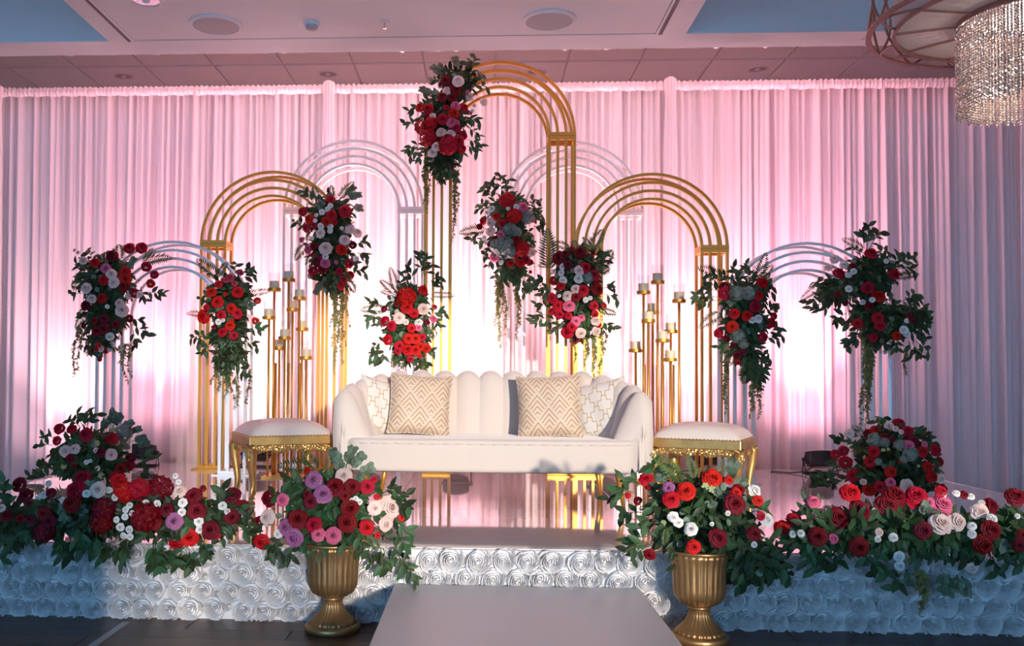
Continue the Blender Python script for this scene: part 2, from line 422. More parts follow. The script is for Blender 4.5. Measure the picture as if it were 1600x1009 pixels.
# ------------------------------------------------------------------ stage, skirt, aisle platform
FX0, FX1, FY, BY = -2.95, 3.25, 3.86, 7.44
stage = thing('stage_platform', 'low stage with glossy white reflective deck panels', 'stage', (0.15, 5.65, 0))
boxo('frame', mat('stage_frame', (0.35, 0.33, 0.33), 0.7, var=0.2), stage, FX0-0.15+0.01, FX1-0.15-0.01, FY-5.65+0.02, BY-5.65-0.01, 0.0, S-0.02)
rows_ = [FY, 5.01, 6.23, BY]; cols_ = [FX0+1.24*i for i in range(6)]
for j in range(3):
    for i in range(5):
        o = boxo('deck_panel', DECK, stage, cols_[i]-0.15+0.0015, cols_[i+1]-0.15-0.0015, rows_[j]-5.65+0.0015, rows_[j+1]-5.65-0.0015, S-0.02, S, 0.002)
skirt = thing('stage_skirt', 'white fabric skirt of ruffled rosettes along the stage front', 'skirt', (0.15, 3.84, 0))
boxo('backing_cloth', SKIRT, skirt, FX0-0.17, FX1-0.13, -0.006, 0.012, 0.001, S-0.004)
boxo('backing_cloth', SKIRT, skirt, FX0-0.19, FX0-0.17, -0.006, 3.55, 0.012, S-0.004)
boxo('backing_cloth', SKIRT, skirt, FX1-0.13, FX1-0.11, -0.006, 3.55, 0.012, S-0.004)
def rosette(seed):
    rnd = random.Random(seed); V = []; F = []
    n = 64; turns = 5.2
    for i in range(n+1):
        t = i/n; a = 2*pi*turns*t+rnd.uniform(-0.06, 0.06); r = 0.03+0.45*t+rnd.uniform(-0.012, 0.012)
        wob = 1+0.10*math.sin(2.3*a+seed)*t
        fl = 0.015+0.055*t
        h = 0.40-0.24*t+rnd.uniform(-0.05, 0.05)
        V += [(r*wob*math.cos(a), -0.02, r*wob*math.sin(a)), ((r+fl*0.35)*wob*math.cos(a), -h*0.75, (r+fl*0.35)*wob*math.sin(a)), ((r+fl)*wob*math.cos(a), -h, (r+fl)*wob*math.sin(a))]
    for i in range(n):
        a = i*3; F += [(a, a+3, a+4, a+1), (a+1, a+4, a+5, a+2)]
    return mesh('rosette', V, F, SKIRT, True)
ROS = [rosette(i) for i in range(4)]
nr = 0
small = MB()
for j in range(4):
    for i in range(47):
        x = -2.42+0.103*i+(0.05 if j % 2 else 0)+random.uniform(-0.012, 0.012)
        z = 0.040+0.0745*j+random.uniform(-0.006, 0.006)
        d = random.uniform(0.088, 0.112)
        link('rosette', random.choice(ROS), skirt, (x-0.15+0.1, -0.008-random.uniform(0, 0.008), z), (0, random.uniform(0, 6.28), 0), (d, 0.105, d))
        nr += 1
        sx, sz = x+0.052, z+random.uniform(-0.01, 0.03)
        k = random.choice(ROS); s_ = random.uniform(0.042, 0.058); a = random.uniform(0, 6.28)
        small.add([((v.co.x*math.cos(a)-v.co.z*math.sin(a))*s_+sx-0.05, v.co.y*0.06-0.006, (v.co.x*math.sin(a)+v.co.z*math.cos(a))*s_+max(0.03, min(0.285, sz))) for v in k.vertices], [tuple(p.vertices) for p in k.polygons])
o = small.build('small_ruffles', SKIRT, skirt, smooth=True); o['kind'] = 'stuff'
ais = thing('aisle_platform', 'white aisle platform leading up to the stage between the two gold urns', 'platform', (0.15, 2.4, 0))
boxo('platform_body', mat('platform_side', (0.62, 0.61, 0.61), 0.4, var=0.1, nscale=5, dark=0.9), ais, -0.487, 0.487, -1.4, 1.395, 0.0, 0.150)
boxo('platform_top', RUNM, ais, -0.495, 0.495, -1.4, 1.40, 0.150, 0.166, 0.004)

# ------------------------------------------------------------------ arches
def arch(label, X, Y, spring, m, RR=0.55, depth=0.20, legw=0.20, mx=0.035):
    t = thing('arch', label, 'arch', (X, Y, S))
    bw = 0.019
    radii = [RR-bw/2-(legw-bw)/3*k for k in range(4)]
    def arc(r, y):
        mb = MB(); n = 40; V = []; F = []
        for i in range(n+1):
            a = pi*i/n
            for (dr, dy) in ((-bw/2, 0), (bw/2, 0), (bw/2, 0.026), (-bw/2, 0.026)):
                V.append(((r+dr)*math.cos(a), y+dy, spring+(r+dr)*math.sin(a)))
        for i in range(n):
            for k in range(4):
                k2 = (k+1) % 4; F.append((i*4+k, i*4+k2, (i+1)*4+k2, (i+1)*4+k))
        F += [(0, 1, 2, 3), (n*4+3, n*4+2, n*4+1, n*4)]
        mb.add(V, F).build('arc_bar', m, t)
    for r in radii: arc(r, 0.0)
    arc(radii[0], depth-0.026); arc(radii[3], depth-0.026)
    for sgn in (-1, 1):
        for k, r in enumerate(radii):
            boxo('upright', m, t, sgn*r-bw/2, sgn*r+bw/2, 0, 0.026, 0.03, spring-0.03)
            if k in (0, 3): boxo('upright', m, t, sgn*r-bw/2, sgn*r+bw/2, depth-0.026, depth, 0.03, spring-0.03)
        lo, hi = sorted((sgn*(RR-legw), sgn*RR))
        for z0, z1 in ((spring-0.03, spring-0.002), (spring, spring+0.024), (0.008, 0.03)):
            fr = MB(); fr.box(lo-0.001, hi+0.001, -0.0025, 0.0275, z0, z1); fr.box(lo-0.001, hi+0.001, depth-0.0275, depth+0.0025, z0, z1)
            fr.box(lo, lo+bw, 0.026, depth-0.026, z0, z1); fr.box(hi-bw, hi, 0.026, depth-0.026, z0, z1)
            fr.build('joint_frame', m, t)
        boxo('base_plate', m, t, lo-mx, hi+mx, -0.04, depth+0.04, 0, 0.008)
    return t
arch('gold arch of medium height with blush and white roses hanging on its inner leg', -1.572, 6.90, 1.708, GOLD)
arch('gold arch of medium height with a crimson bouquet on its leg beside the sofa back', 1.238, 6.77, 1.648, GOLD, mx=0.0)
arch('tallest gold arch reaching nearly to the ceiling behind the sofa', 0.136, 6.72, 2.463, GOLD, mx=0.0)
arch('white arch standing behind the candle stand and the blush rose bouquet', -0.991, 7.13, 2.00, WHITEA)
arch('white arch half hidden behind the leg of the tallest gold arch', 0.698, 7.16, 1.985, WHITEA)
arch('short white arch between the two bouquets with coral and blush roses', -2.212, 6.535, 1.126, WHITEA)
arch('short white arch between two dark leafy bouquets by the black uplight', 2.202, 6.372, 1.084, WHITEA)

# ------------------------------------------------------------------ candle stands, candles, glass chimneys
cup_me = MB().lathe([(0.008, -0.012), (0.044, -0.010), (0.046, -0.006), (0.046, 0.014), (0.043, 0.014), (0.042, -0.002), (0.005, -0.003)], 24).mesh('candle_cup', GOLD, False)
can_me = MB().lathe([(0.033, 0.0), (0.034, 0.004), (0.034, 0.064), (0.031, 0.067), (0.026, 0.062), (0.004, 0.060)], 20).mesh('wax', CANDLE, False)
wick_me = MB().tube([(0, 0, 0.058), (0.001, 0, 0.066), (0.003, 0, 0.072)], 0.0012, 5).mesh('wick', BLACK)
def glass_me():
    V = []; F = []; n = 28
    for (r, z) in ((0.0395, 0.0), (0.0398, 0.120), (0.0402, 0.125)):
        V += [(r*math.cos(2*pi*k/n), r*math.sin(2*pi*k/n), z) for k in range(n)]
    for j in range(2):
        for k in range(n):
            k2 = (k+1) % n; j2 = j+1
            F.append((j*n+k, j*n+k2, j2*n+k2, j2*n+k))
    return mesh('glass_chimney', V, F, GLASS, True)
GM = glass_me()
ORD = ['highest', 'second highest', 'third highest', 'fourth highest', 'fifth highest', 'sixth highest', 'seventh highest', 'second lowest', 'lowest']
def stand(cups, base, where):
    X, Y = base
    t = thing('candle_stand', 'gold candle stand of slim rods %s' % where, 'candle stand', (X, Y, S))
    boxo('base_plate', GOLD, t, -0.15, 0.15, -0.13, 0.13, 0, 0.012, 0.002)
    cups = sorted(cups, key=lambda c: -c[2])
    for k, (x, y, z) in enumerate(cups):
        MB().tube([(x-X, y-Y, 0.012), (x-X, y-Y, z-0.01-S)], 0.0085, 10).build('rod', GOLD, t, smooth=True)
        link('candle_cup', cup_me, t, (x-X, y-Y, z-S))
        c = thing('candle', '%s ivory pillar candle on the gold stand %s' % (ORD[k], where), 'candle', (x, y, z-0.002), group='pillar candles')
        link('wax', can_me, c); link('wick', wick_me, c)
        g = link('glass_chimney', GM, None, (x, y, z-0.002))
        tag(g, 'glass cylinder around the %s candle of the stand %s' % (ORD[k], where), 'glass cylinder', 'glass candle chimneys')
    for (dx, dy) in ((-0.088, 0.03), (0.0, 0.04), (0.02, -0.05), (0.095, -0.03)):
        MB().tube([(dx, dy, 0.012), (dx, dy, 0.80)], 0.0085, 10).build('rod', GOLD, t, smooth=True)
    return t
stand([(-1.459, 6.5, 1.621), (-1.357, 6.5, 1.689), (-1.278, 6.5, 1.559), (-1.472, 6.40, 1.415), (-1.345, 6.59, 1.485), (-1.359, 6.40, 1.274), (-1.277, 6.60, 1.346), (-1.440, 6.6, 1.208), (-1.232, 6.53, 1.139)],
      (-1.362, 6.50), 'under the blush rose bouquet')
stand([(1.114, 6.4, 1.595), (1.21, 6.4, 1.665), (1.354, 6.4, 1.537), (1.128, 6.30, 1.394), (1.195, 6.50, 1.466), (1.314, 6.48, 1.333), (1.22, 6.29, 1.262), (1.075, 6.49, 1.2), (1.29, 6.38, 1.136)],
      (1.215, 6.40), 'beside the crimson bouquet')

# ------------------------------------------------------------------ sofa
SX, SY = 0.065, 5.0
sofa = thing('sofa', 'cream velvet sofa with scalloped channel back and curved arms', 'sofa', (SX, SY, S))
def sofa_path(n=300):
    ax, ay = 0.43, 0.50; cx, cy = 0.385, 0.12
    P = [(-cx-ax, cy-0.06+0.06*i/6) for i in range(6)]
    P += [(-cx-ax*math.cos(a), cy+ay*math.sin(a)) for a in [pi/2*i/50 for i in range(50)]]
    P += [(-cx+2*cx*i/50, cy+ay) for i in range(50)]
    P += [(cx+ax*math.sin(a), cy+ay*math.cos(a)) for a in [pi/2*i/50 for i in range(51)]]
    P += [(cx+ax, cy-0.06*i/6) for i in range(1, 7)]
    L_ = [0]
    for i in range(1, len(P)): L_.append(L_[-1]+math.dist(P[i], P[i-1]))
    out = []; j = 0
    for k in range(n+1):
        s = L_[-1]*k/n
        while j < len(P)-2 and L_[j+1] < s: j += 1
        f = (s-L_[j])/max(1e-9, L_[j+1]-L_[j]); out.append((P[j][0]+(P[j+1][0]-P[j][0])*f, P[j][1]+(P[j+1][1]-P[j][1])*f))
    return out, L_[-1]
pp, tot = sofa_path()
V = []; F = []; n = len(pp)-1; nl = 17
for k, (x, y) in enumerate(pp):
    a, b_ = pp[max(0, k-1)], pp[min(n, k+1)]
    d = Vector((b_[0]-a[0], b_[1]-a[1], 0)).normalized(); nrm = Vector((d.y, -d.x, 0))     # towards the seat
    u = k/n; e = min(u, 1-u)*tot
    lobe = abs(math.sin(pi*nl*u))**0.7
    h = 0.60+0.105*min(1, max(0, (e-0.12)/0.50))**0.8+0.044*lobe
    if e < 0.11: h = 0.40+(h-0.40)*math.sqrt(max(0, 1-(1-e/0.11)**2))
    endt = 1.0 if e > 0.07 else math.sqrt(max(0.02, 1-(1-e/0.07)**2))
    bul = 0.013*lobe; arm = max(0, 1-e/0.62)**0.7*0.075
    for (o_, z) in ((-0.055, 0.20), (-0.058-bul*.6, 0.38), (-0.052-bul*.6, h-0.05), (-0.030, h-0.012), (-0.002, h), (0.026, h-0.012), (0.046+bul, h-0.05), (0.056+bul+arm*0.45, (h+0.36)/2), (0.075+bul+arm, 0.36), (0.08+arm, 0.20)):
        q = Vector((x, y, 0))+nrm*o_*endt; V.append((q.x, q.y, max(z, 0.2)))
M_ = 10
for k in range(n):
    for j in range(M_-1):
        F.append((k*M_+j, (k+1)*M_+j, (k+1)*M_+j+1, k*M_+j+1))
F.append(tuple(range(M_-1, -1, -1))); F.append(tuple(n*M_+j for j in range(M_)))
me_ = mesh('channel_back', V, F, VELVET, True); me_.polygons[-1].use_smooth = False; me_.polygons[-2].use_smooth = False
link('channel_back', me_, sofa)
def rounded_slab(name, m, parent, outline, z0, z1, bv, seg=4):
    bm = bmesh.new(); vs = [bm.verts.new((x, y, z0)) for x, y in outline]; f = bm.faces.new(vs)
    r = bmesh.ops.extrude_face_region(bm, geom=[f])
    bmesh.ops.translate(bm, vec=(0, 0, z1-z0), verts=[g for g in r['geom'] if isinstance(g, bmesh.types.BMVert)])
    bmesh.ops.recalc_face_normals(bm, faces=bm.faces)
    es = [e for e in bm.edges if abs(e.verts[0].co.z-e.verts[1].co.z) < 1e-6]
    bmesh.ops.bevel(bm, geom=es, offset=bv, segments=seg, affect='EDGES', profile=0.6)
    me = bpy.data.meshes.new(name); bm.to_mesh(me); bm.free(); me.materials.append(m)
    me.polygons.foreach_set('use_smooth', [True]*len(me.polygons))
    return link(name, me, parent)
ol = []
for i in range(25):
    u = -1+2*i/24
    x = 0.785*u; y = 0.0+0.05*abs(u)**6+0.012*u*u
    ol.append((x, y))
ol += [(0.80, 0.16), (0.74, 0.35), (0.60, 0.54), (0.36, 0.60), (-0.36, 0.60), (-0.60, 0.54), (-0.74, 0.35), (-0.80, 0.16)]
rounded_slab('seat', VELVET, sofa, ol, 0.195, 0.372, 0.022)
sm = MB()
for i in range(24):
    a, b_ = ol[i], ol[i+1]
    sm.tube([(a[0], a[1]-0.001, 0.345), (b_[0], b_[1]-0.001, 0.345)], 0.003, 5)
sm.build('front_piping', VELVET, sofa, smooth=True)
boxo('underside', BLACK, sofa, -0.74, 0.74, 0.06, 0.56, 0.188, 0.198)
for (x, y, tx, ty) in ((-0.68, 0.07, -0.03, -0.03), (0.68, 0.07, 0.03, -0.03), (-0.62, 0.50, -0.03, 0.03), (0.62, 0.50, 0.03, 0.03)):
    MB().tube([(x, y, 0.195), (x+tx, y+ty, 0.0)], [0.019, 0.008], 12).build('leg', GOLD, sofa, smooth=True)

def pillow(name, label, m, size, thick, loc, rot, group=None):
    n = 22; V = []; F = []
    for side in (-1, 1):
        for j in range(n+1):
            for i in range(n+1):
                u, v = i/n*2-1, j/n*2-1
                pin = 1-0.07*(1-abs(u)**2)*abs(v)**3
                pin2 = 1-0.07*(1-abs(v)**2)*abs(u)**3
                tk = thick/2*max(0, (1-u**4)*(1-v**4))**0.55
                tk += 0.004*math.sin(7*u+2*v)*(1-u*u)*(1-v*v)
                V.append((u*size/2*pin2, side*tk, v*size/2*pin))
    N2 = (n+1)**2
    for s_ in range(2):
        for j in range(n):
            for i in range(n):
                a = s_*N2+j*(n+1)+i; q = (a, a+1, a+n+2, a+n+1); F.append(q if s_ == 0 else q[::-1])
    me = mesh(name, V, F, m, True)
    o = link(name, me, None, loc, rot); tag(o, label, 'cushion', group)
    sm_ = MB(); pts = []
    for i in range(n+1): pts.append(V[i])
    for j in range(1, n+1): pts.append(V[j*(n+1)+n])
    for i in range(n-1, -1, -1): pts.append(V[n*(n+1)+i])
    for j in range(n-1, -1, -1): pts.append(V[j*(n+1)])
    sm_.tube(pts, 0.0032, 5, cap=False).build('edge_seam', m, o, smooth=True)
    return o
pillow('cushion', 'large gold chevron cushion leaning beside the ivory cushion with a loose corner', CUSH1, 0.36, 0.15, (-0.345, 5.345, 0.852), (R(-14), R(4), R(6)), 'chevron cushions')
pillow('cushion', 'large gold chevron cushion casting a shadow along the sofa back', CUSH1, 0.365, 0.15, (0.395, 5.345, 0.847), (R(-13), R(-3), R(-6)), 'chevron cushions')
pillow('cushion', 'ivory trellis cushion half covered by the chevron cushion in front of it', CUSH2, 0.33, 0.12, (-0.565, 5.42, 0.832), (R(-14), R(14), R(32)), 'trellis cushions')
pillow('cushion', 'ivory trellis cushion tilted against the sofa arm with its gold lattice in full view', CUSH2, 0.33, 0.12, (0.695, 5.42, 0.832), (R(-14), R(-12), R(-26)), 'trellis cushions')

# ------------------------------------------------------------------ stools
def stool(label, X, Y, rz):
    t = thing('stool', label, 'stool', (X, Y, S), rz, 'carved gold stools')
    wx, wy = 0.245, 0.235
    fr = MB()
    fr.box(-wx, wx, -wy, wy, 0.318, 0.372); bevel(fr.build('seat_rail', GOLDL, t), 0.006)
    fr = MB(); fr.box(-wx+0.012, wx-0.012, -wy+0.012, wy-0.012, 0.308, 0.319); fr.build('rail_moulding', GOLDC, t)
    n = 30; V = []; F = []
    bt = [(-0.42, -0.38), (0, -0.38), (0.42, -0.38), (-0.42, 0.38), (0, 0.38), (0.42, 0.38), (-0.21, 0), (0.21, 0)]
    for j in range(n+1):
        for i in range(n+1):
            u, v = i/n*2-1, j/n*2-1
            z = 0.372+0.088*max(0, (1-abs(u)**3.2)*(1-abs(v)**3.2))**0.5
            for (bx, by) in bt: z -= 0.020*math.exp(-((u-bx)**2+(v-by)**2)/0.012)
            V.append((u*(wx-0.006), v*(wy-0.006), z))
    for j in range(n):
        for i in range(n):
            a = j*(n+1)+i; F.append((a, a+1, a+n+2, a+n+1))
    c = link('seat_cushion', mesh('seat_cushion', V, F, LEATH, True), t)
    bme = MB().lathe([(0.009, 0), (0.008, 0.004), (0.004, 0.0065), (0.001, 0.007)], 10).mesh('button', LEATH, True)
    for (bx, by) in bt:
        u, v = bx, by
        link('button', bme, c, (u*(wx-.006), v*(wy-.006), 0.372+0.088*((1-abs(u)**3.2)*(1-abs(v)**3.2))**0.5-0.022))
    st = MB()
    for k in range(24):
        u = (k+0.5)/24*2-1
        for (x, y) in ((u*wx*0.97, -wy+0.004), (u*wx*0.97, wy-0.004), (-wx+0.004, u*wy*0.97), (wx-0.004, u*wy*0.97)):
            st.lathe([(0.0036, 0.372), (0.003, 0.3745), (0.001, 0.376)], 6, (x, y, 0))
    o = st.build('nail_trim', URNM, t); o['kind'] = 'stuff'
    for (ax, hw, off) in ((0, wx, -wy), (0, wx, wy), (1, wy, -wx), (1, wy, wx)):
        mb = MB(); V = []; F = []; m_ = 40; sg = 1 if off > 0 else -1
        for i in range(m_+1):
            u = i/m_*2-1
            zb = 0.282+0.016*math.cos(2*pi*u*1.5)*(1-abs(u))-0.030*abs(u)**5
            for (dz, dd) in ((0.310, -0.010), ((0.310+zb)/2, -0.002), (zb, -0.008), (zb, -0.022), (0.310, -0.026)):
                p = (u*(hw-0.01), off+sg*dd)
                V.append((p[0], p[1], dz) if ax == 0 else (p[1], p[0], dz))
        for i in range(m_):
            for k in range(4): F.append((i*5+k, i*5+k+1, (i+1)*5+k+1, (i+1)*5+k))
        ap = link('apron', mesh('apron', V, F, GOLDC, True), t)
        cr = MB()                                             # carved scroll crest along the apron
        for sgn in (-1, 1):
            pts = []
            for i in range(15):
                a = i/14; u = sgn*(0.06+0.62*a); zz = 0.297+0.007*math.sin(a*9)
                p = (u*(hw-0.01), off+sg*0.001); pts.append((p[0], p[1], zz) if ax == 0 else (p[1], p[0], zz))
            cr.tube(pts, [0.005-0.003*i/14 for i in range(15)], 6)
        for k in range(5):
            u = (k-2)*0.10; p = (u*hw, off+sg*0.0)
            q = (p[0], p[1]) if ax == 0 else (p[1], p[0])
            cr.lathe([(0.002, -0.011), (0.009, -0.004), (0.009, 0.004), (0.002, 0.010)], 8, (q[0], q[1], 0.292-abs(k-2)*0.002))
        cr.build('carved_scroll', GOLDC, ap, smooth=True)
    for sx in (-1, 1):
        for sy in (-1, 1):
            dg = Vector((sx, sy, 0)).normalized()
            base = Vector((sx*(wx-0.030), sy*(wy-0.030), 0))
            st_ = [(0.318, 0.008, 0.034), (0.295, 0.016, 0.036), (0.265, 0.020, 0.033), (0.22, 0.016, 0.027), (0.16, 0.004, 0.021), (0.10, -0.004, 0.0175), (0.05, -0.001, 0.017), (0.025, 0.007, 0.020), (0.010, 0.014, 0.023), (0.0, 0.014, 0.022)]
            lg = MB().tube([base+dg*o_+Vector((0, 0, z)) for (z, o_, r) in st_], [r for (_, _, r) in st_], 12).build('leg', GOLDL, t, smooth=True)
            kn = MB()
            for q in (-1, 0, 1):
                side = Vector((-dg.y, dg.x, 0))*q*0.014
                kn.tube([base+dg*(o_+r*0.82-0.006*abs(q))+side*(1-0.5*i/4)+Vector((0, 0, z)) for i, (z, o_, r) in enumerate(((0.308, 0.012, 0.034), (0.29, 0.016, 0.036), (0.262, 0.020, 0.033), (0.235, 0.018, 0.029), (0.20, 0.012, 0.024)))], [0.010, 0.012, 0.010, 0.007, 0.003], 7)
            kn.build('carved_knee', GOLDC, lg, smooth=True)
    return t
stool('carved gold stool with tufted cream seat beside the purple-rose urn flowers', -1.160, 5.40, R(26.9))
stool('carved gold stool with tufted cream seat above the bright red urn roses', 1.282, 5.40, R(-25.0))

# ------------------------------------------------------------------ urns
def urn(label, X, Y):
    t = thing('urn', label, 'urn', (X, Y, 0), 0, 'gold pedestal urns')
    def fl(j): return fl.a[j]
    fl.n = 26
    foot = [(0.106, 0.0), (0.111, 0.006), (0.111, 0.022), (0.104, 0.030), (0.096, 0.032)]
    MB().lathe(foot, 52).build('foot', URNM, t, smooth=True)
    pr = [(0.097, 0.030), (0.086, 0.044), (0.066, 0.062), (0.050, 0.082), (0.041, 0.104), (0.037, 0.126)]
    fl.a = [0.05]*6
    MB().lathe(pr, 156, flute=fl).build('fluted_stem', URNM, t, smooth=True)
    MB().lathe([(0.038, 0.122), (0.044, 0.126), (0.044, 0.134), (0.038, 0.138)], 52).build('collar', URNM, t, smooth=True)
    pr = [(0.040, 0.136), (0.062, 0.142), (0.083, 0.156), (0.094, 0.178), (0.098, 0.205), (0.099, 0.25), (0.102, 0.29), (0.108, 0.325), (0.114, 0.342)]
    fl.a = [0.02, 0.04, 0.05, 0.05, 0.045, 0.045, 0.045, 0.04, 0.02]
    MB().lathe(pr, 156, flute=fl).build('fluted_bowl', URNM, t, smooth=True)
    MB().lathe([(0.112, 0.338), (0.120, 0.342), (0.122, 0.350), (0.116, 0.356), (0.104, 0.352), (0.10, 0.34)], 52).build('rim', URNM, t, smooth=True)
urn('fluted antique gold urn holding purple and crimson roses', -0.582, 3.70)
urn('fluted antique gold urn holding bright red roses and leafy greens', 0.85, 3.66)

# ------------------------------------------------------------------ uplights
def uplight(X, Y, label, power, col, z0=S, tilt=12, visible=True, aim=None):
    t = thing('uplight', label, 'uplight', (X, Y, z0), 0, 'black floor uplights')
    hb = 0.105
    rot = Matrix.Rotation(R(-tilt), 4, 'X')
    b = MB().lathe([(0.070, -0.055), (0.092, -0.045), (0.098, -0.02), (0.098, 0.045), (0.102, 0.047), (0.102, 0.056), (0.088, 0.056), (0.085, 0.045)], 32).build('housing', BLACK, t)
    b.location = (0, 0, hb); b.rotation_euler = (R(-tilt), 0, 0)
    MB().lathe([(0.084, 0.046), (0.05, 0.048), (0.004, 0.049)], 24).build('lens', LENS, b)
    fins = MB()
    for k in range(18):
        a = 2*pi*k/18
        c, s_ = math.cos(a), math.sin(a)
        fins.tube([(0.098*c, 0.098*s_, -0.03), (0.098*c, 0.098*s_, 0.04)], 0.004, 4)
    fins.build('cooling_fins', BLACK, b)
    for sgn in (-1, 1):
        y = MB(); y.tube([(sgn*0.112, 0, hb+0.02), (sgn*0.116, 0.0, hb-0.02), (sgn*0.118, -0.05, 0.006), (sgn*0.112, 0.05, 0.006), (sgn*0.116, 0.005, hb-0.02)], 0.006, 6)
        y.build('yoke', BLACK, t)
        MB().tube([(sgn*0.096, 0, hb), (sgn*0.128, 0, hb)], 0.014, 10).build('clamp_knob', BLACK, t)
    MB().tube([(-0.118, -0.05, 0.006), (0.118, -0.05, 0.006)], 0.006, 6).build('yoke', BLACK, t)
    MB().tube([(-0.112, 0.05, 0.006), (0.112, 0.05, 0.006)], 0.006, 6).build('yoke', BLACK, t)
    MB().tube([(-0.05, -0.03, 0.06), (-0.12, -0.05, 0.02), (-0.22, -0.01, 0.006), (-0.34, 0.06, 0.006)], 0.005, 6).build('power_cable', BLACK, t, smooth=True)
    d = rot @ Vector((0, 0, 1))
    p = Vector((X, Y, z0+hb))+Vector((0, math.sin(R(tilt)), math.cos(R(tilt))))*0.062
    spot('uplight_beam', p, (X, Y+math.tan(R(tilt))*1.5, z0+hb+1.5), power*0.6, col, 150, 1.0, 0.08)
    spot('uplight_throw', p, (X, 7.60, 3.10), power*4.4, col, 74, 1.0, 0.08)
PK = (1.0, 0.42, 0.56); PW_ = (1.0, 0.60, 0.68)
uplight(-2.62, 7.12, 'black uplight behind the ground flowers with blush roses', 52, PK)
uplight(-1.72, 7.12, 'black uplight behind the stool near the purple urn roses', 80, PW_)
uplight(-0.85, 7.12, 'black uplight behind the sofa and the half-covered ivory cushion', 95, PW_)
uplight(-0.18, 7.12, 'black uplight behind the middle of the sofa', 105, PW_)
uplight(1.72, 7.12, 'black uplight behind the stool above the bright red urn roses', 80, PW_)
uplight(0.92, 7.02, 'black uplight behind the sofa end with the trellis cushion in full view', 70, PW_)
uplight(2.545, 7.12, 'black uplight with a yoke standing in the open on the white deck', 85, PK)
uplight(-3.38, 7.15, 'black uplight on the floor beyond the stage end by the blush-rose mound', 52, PW_, 0.0)

# ------------------------------------------------------------------ chandelier
ch = thing('chandelier', 'round rose-gold chandelier with pleated shade and hanging crystal drum', 'chandelier', (2.335, 4.0, 2.536))
def ring(name, r, z0, z1, th, m, parent=ch):
    V = []; F = []; n = 96
    for (rr, z) in ((r-th, z0), (r, z0), (r, z1), (r-th, z1)):
        V += [(rr*math.cos(2*pi*k/n), rr*math.sin(2*pi*k/n), z) for k in range(n)]
    for j in range(4):
        j2 = (j+1) % 4
        for k in range(n):
            k2 = (k+1) % n; F.append((j*n+k, j*n+k2, j2*n+k2, j2*n+k))
    return link(name, mesh(name, V, F, m), parent)
ring('outer_ring', 0.652, 0.0, 0.012, 0.022, ROSEG)
ring('outer_ring', 0.652, 0.34, 0.352, 0.022, ROSEG)
ring('inner_ring', 0.545, -0.004, 0.012, 0.014, ROSEG)
ring('hub_ring', 0.300, -0.012, 0.02, 0.02, ROSEG)
ring('drum_shade', 0.538, 0.012, 0.36, 0.004, SHADE)
V = []; F = []; n = 96
for (rr, z) in ((0.29, 0.012), (0.54, 0.012)):
    V += [(rr*math.cos(2*pi*k/n), rr*math.sin(2*pi*k/n), z) for k in range(n)]
for k in range(n): F.append((k, (k+1) % n, n+(k+1) % n, n+k))
link('fabric_diffuser', mesh('fabric_diffuser', V, F, SHADE), ch)
for k in range(12):
    a = 2*pi*(k+0.35)/12; c, s_ = math.cos(a), math.sin(a)
    MB().tube([(0.29*c, 0.29*s_, 0.004), (0.54*c, 0.54*s_, 0.004)], 0.005, 6).build('rib', ROSEG, ch)
for k in range(16):
    a0 = 2*pi*k/16
    for sg in (-1, 1):
        pts = []
        for i in range(17):
            q = i/16
            a = a0+sg*0.30*math.sin(pi*q)*(1 if k % 2 else 0.55); z = 0.34*q+0.006
            pts.append((0.642*math.cos(a), 0.642*math.sin(a), z))
        MB().tube(pts, 0.006, 6).build('scroll_bar', ROSEG, ch, smooth=True)
    if k % 2 == 0:
        pts = []
        for i in range(13):
            q = i/12; a = a0+0.2*(q*2-1); r_ = 0.545+0.085*math.sin(pi*q)
            pts.append((r_*math.cos(a), r_*math.sin(a), 0.004))
        MB().tube(pts, 0.006, 6).build('scallop_bar', ROSEG, ch, smooth=True)
for k in range(4):
    a = pi/4+pi/2*k
    MB().tube([(0.53*math.cos(a), 0.53*math.sin(a), 0.355), (0.03*math.cos(a), 0.03*math.sin(a), 0.62)], 0.006, 6).build('support_arm', ROSEG, ch)
MB().tube([(0, 0, 0.6), (0, 0, 0.882)], 0.015, 10).build('down_rod', ROSEG, ch, smooth=True)
def strand(nb, seed):
    rnd = random.Random(seed); mb = MB(); z = -0.005
    for i in range(nb):
        s_ = rnd.uniform(0.0050, 0.0072); rr = rnd.uniform(0, 1.5)
        c, q = math.cos(rr)*s_, math.sin(rr)*s_
        z -= 0.0118
        mb.add([(c, q, z), (-q, c, z), (-c, -q, z), (q, -c, z), (0, 0, z+0.0075), (0, 0, z-0.0075)],
               [(0, 1, 4), (1, 2, 4), (2, 3, 4), (3, 0, 4), (1, 0, 5), (2, 1, 5), (3, 2, 5), (0, 3, 5)])
    return mb.mesh('crystal_strand', CRYST)
STR = [strand(30+q, q) for q in range(3)]
for k in range(150):
    a = 2*pi*k/150
    link('crystal_strand', STR[k % 3], ch, (0.296*math.cos(a), 0.296*math.sin(a), 0.005), (0, 0, a))
for k in range(100):
    a = 2*pi*(k+0.5)/100
    link('crystal_strand', STR[k % 3], ch, (0.262*math.cos(a), 0.262*math.sin(a), 0.0), (0, 0, a))
boxo('crystal_tier', SHADE, ch, -0.18, 0.18, -0.18, 0.18, 0.015, 0.03)
lp = bpy.data.lights.new('chandelier_lamp_offscreen', 'POINT'); lp.energy = 8; lp.color = (1.0, 0.86, 0.76); lp.shadow_soft_size = 0.06
lo_ = bpy.data.objects.new('chandelier_lamp_offscreen', lp); COL.objects.link(lo_); lo_.location = (2.335, 4.0, 2.40)   # lamp inside the crystal drum, just past the frame edge

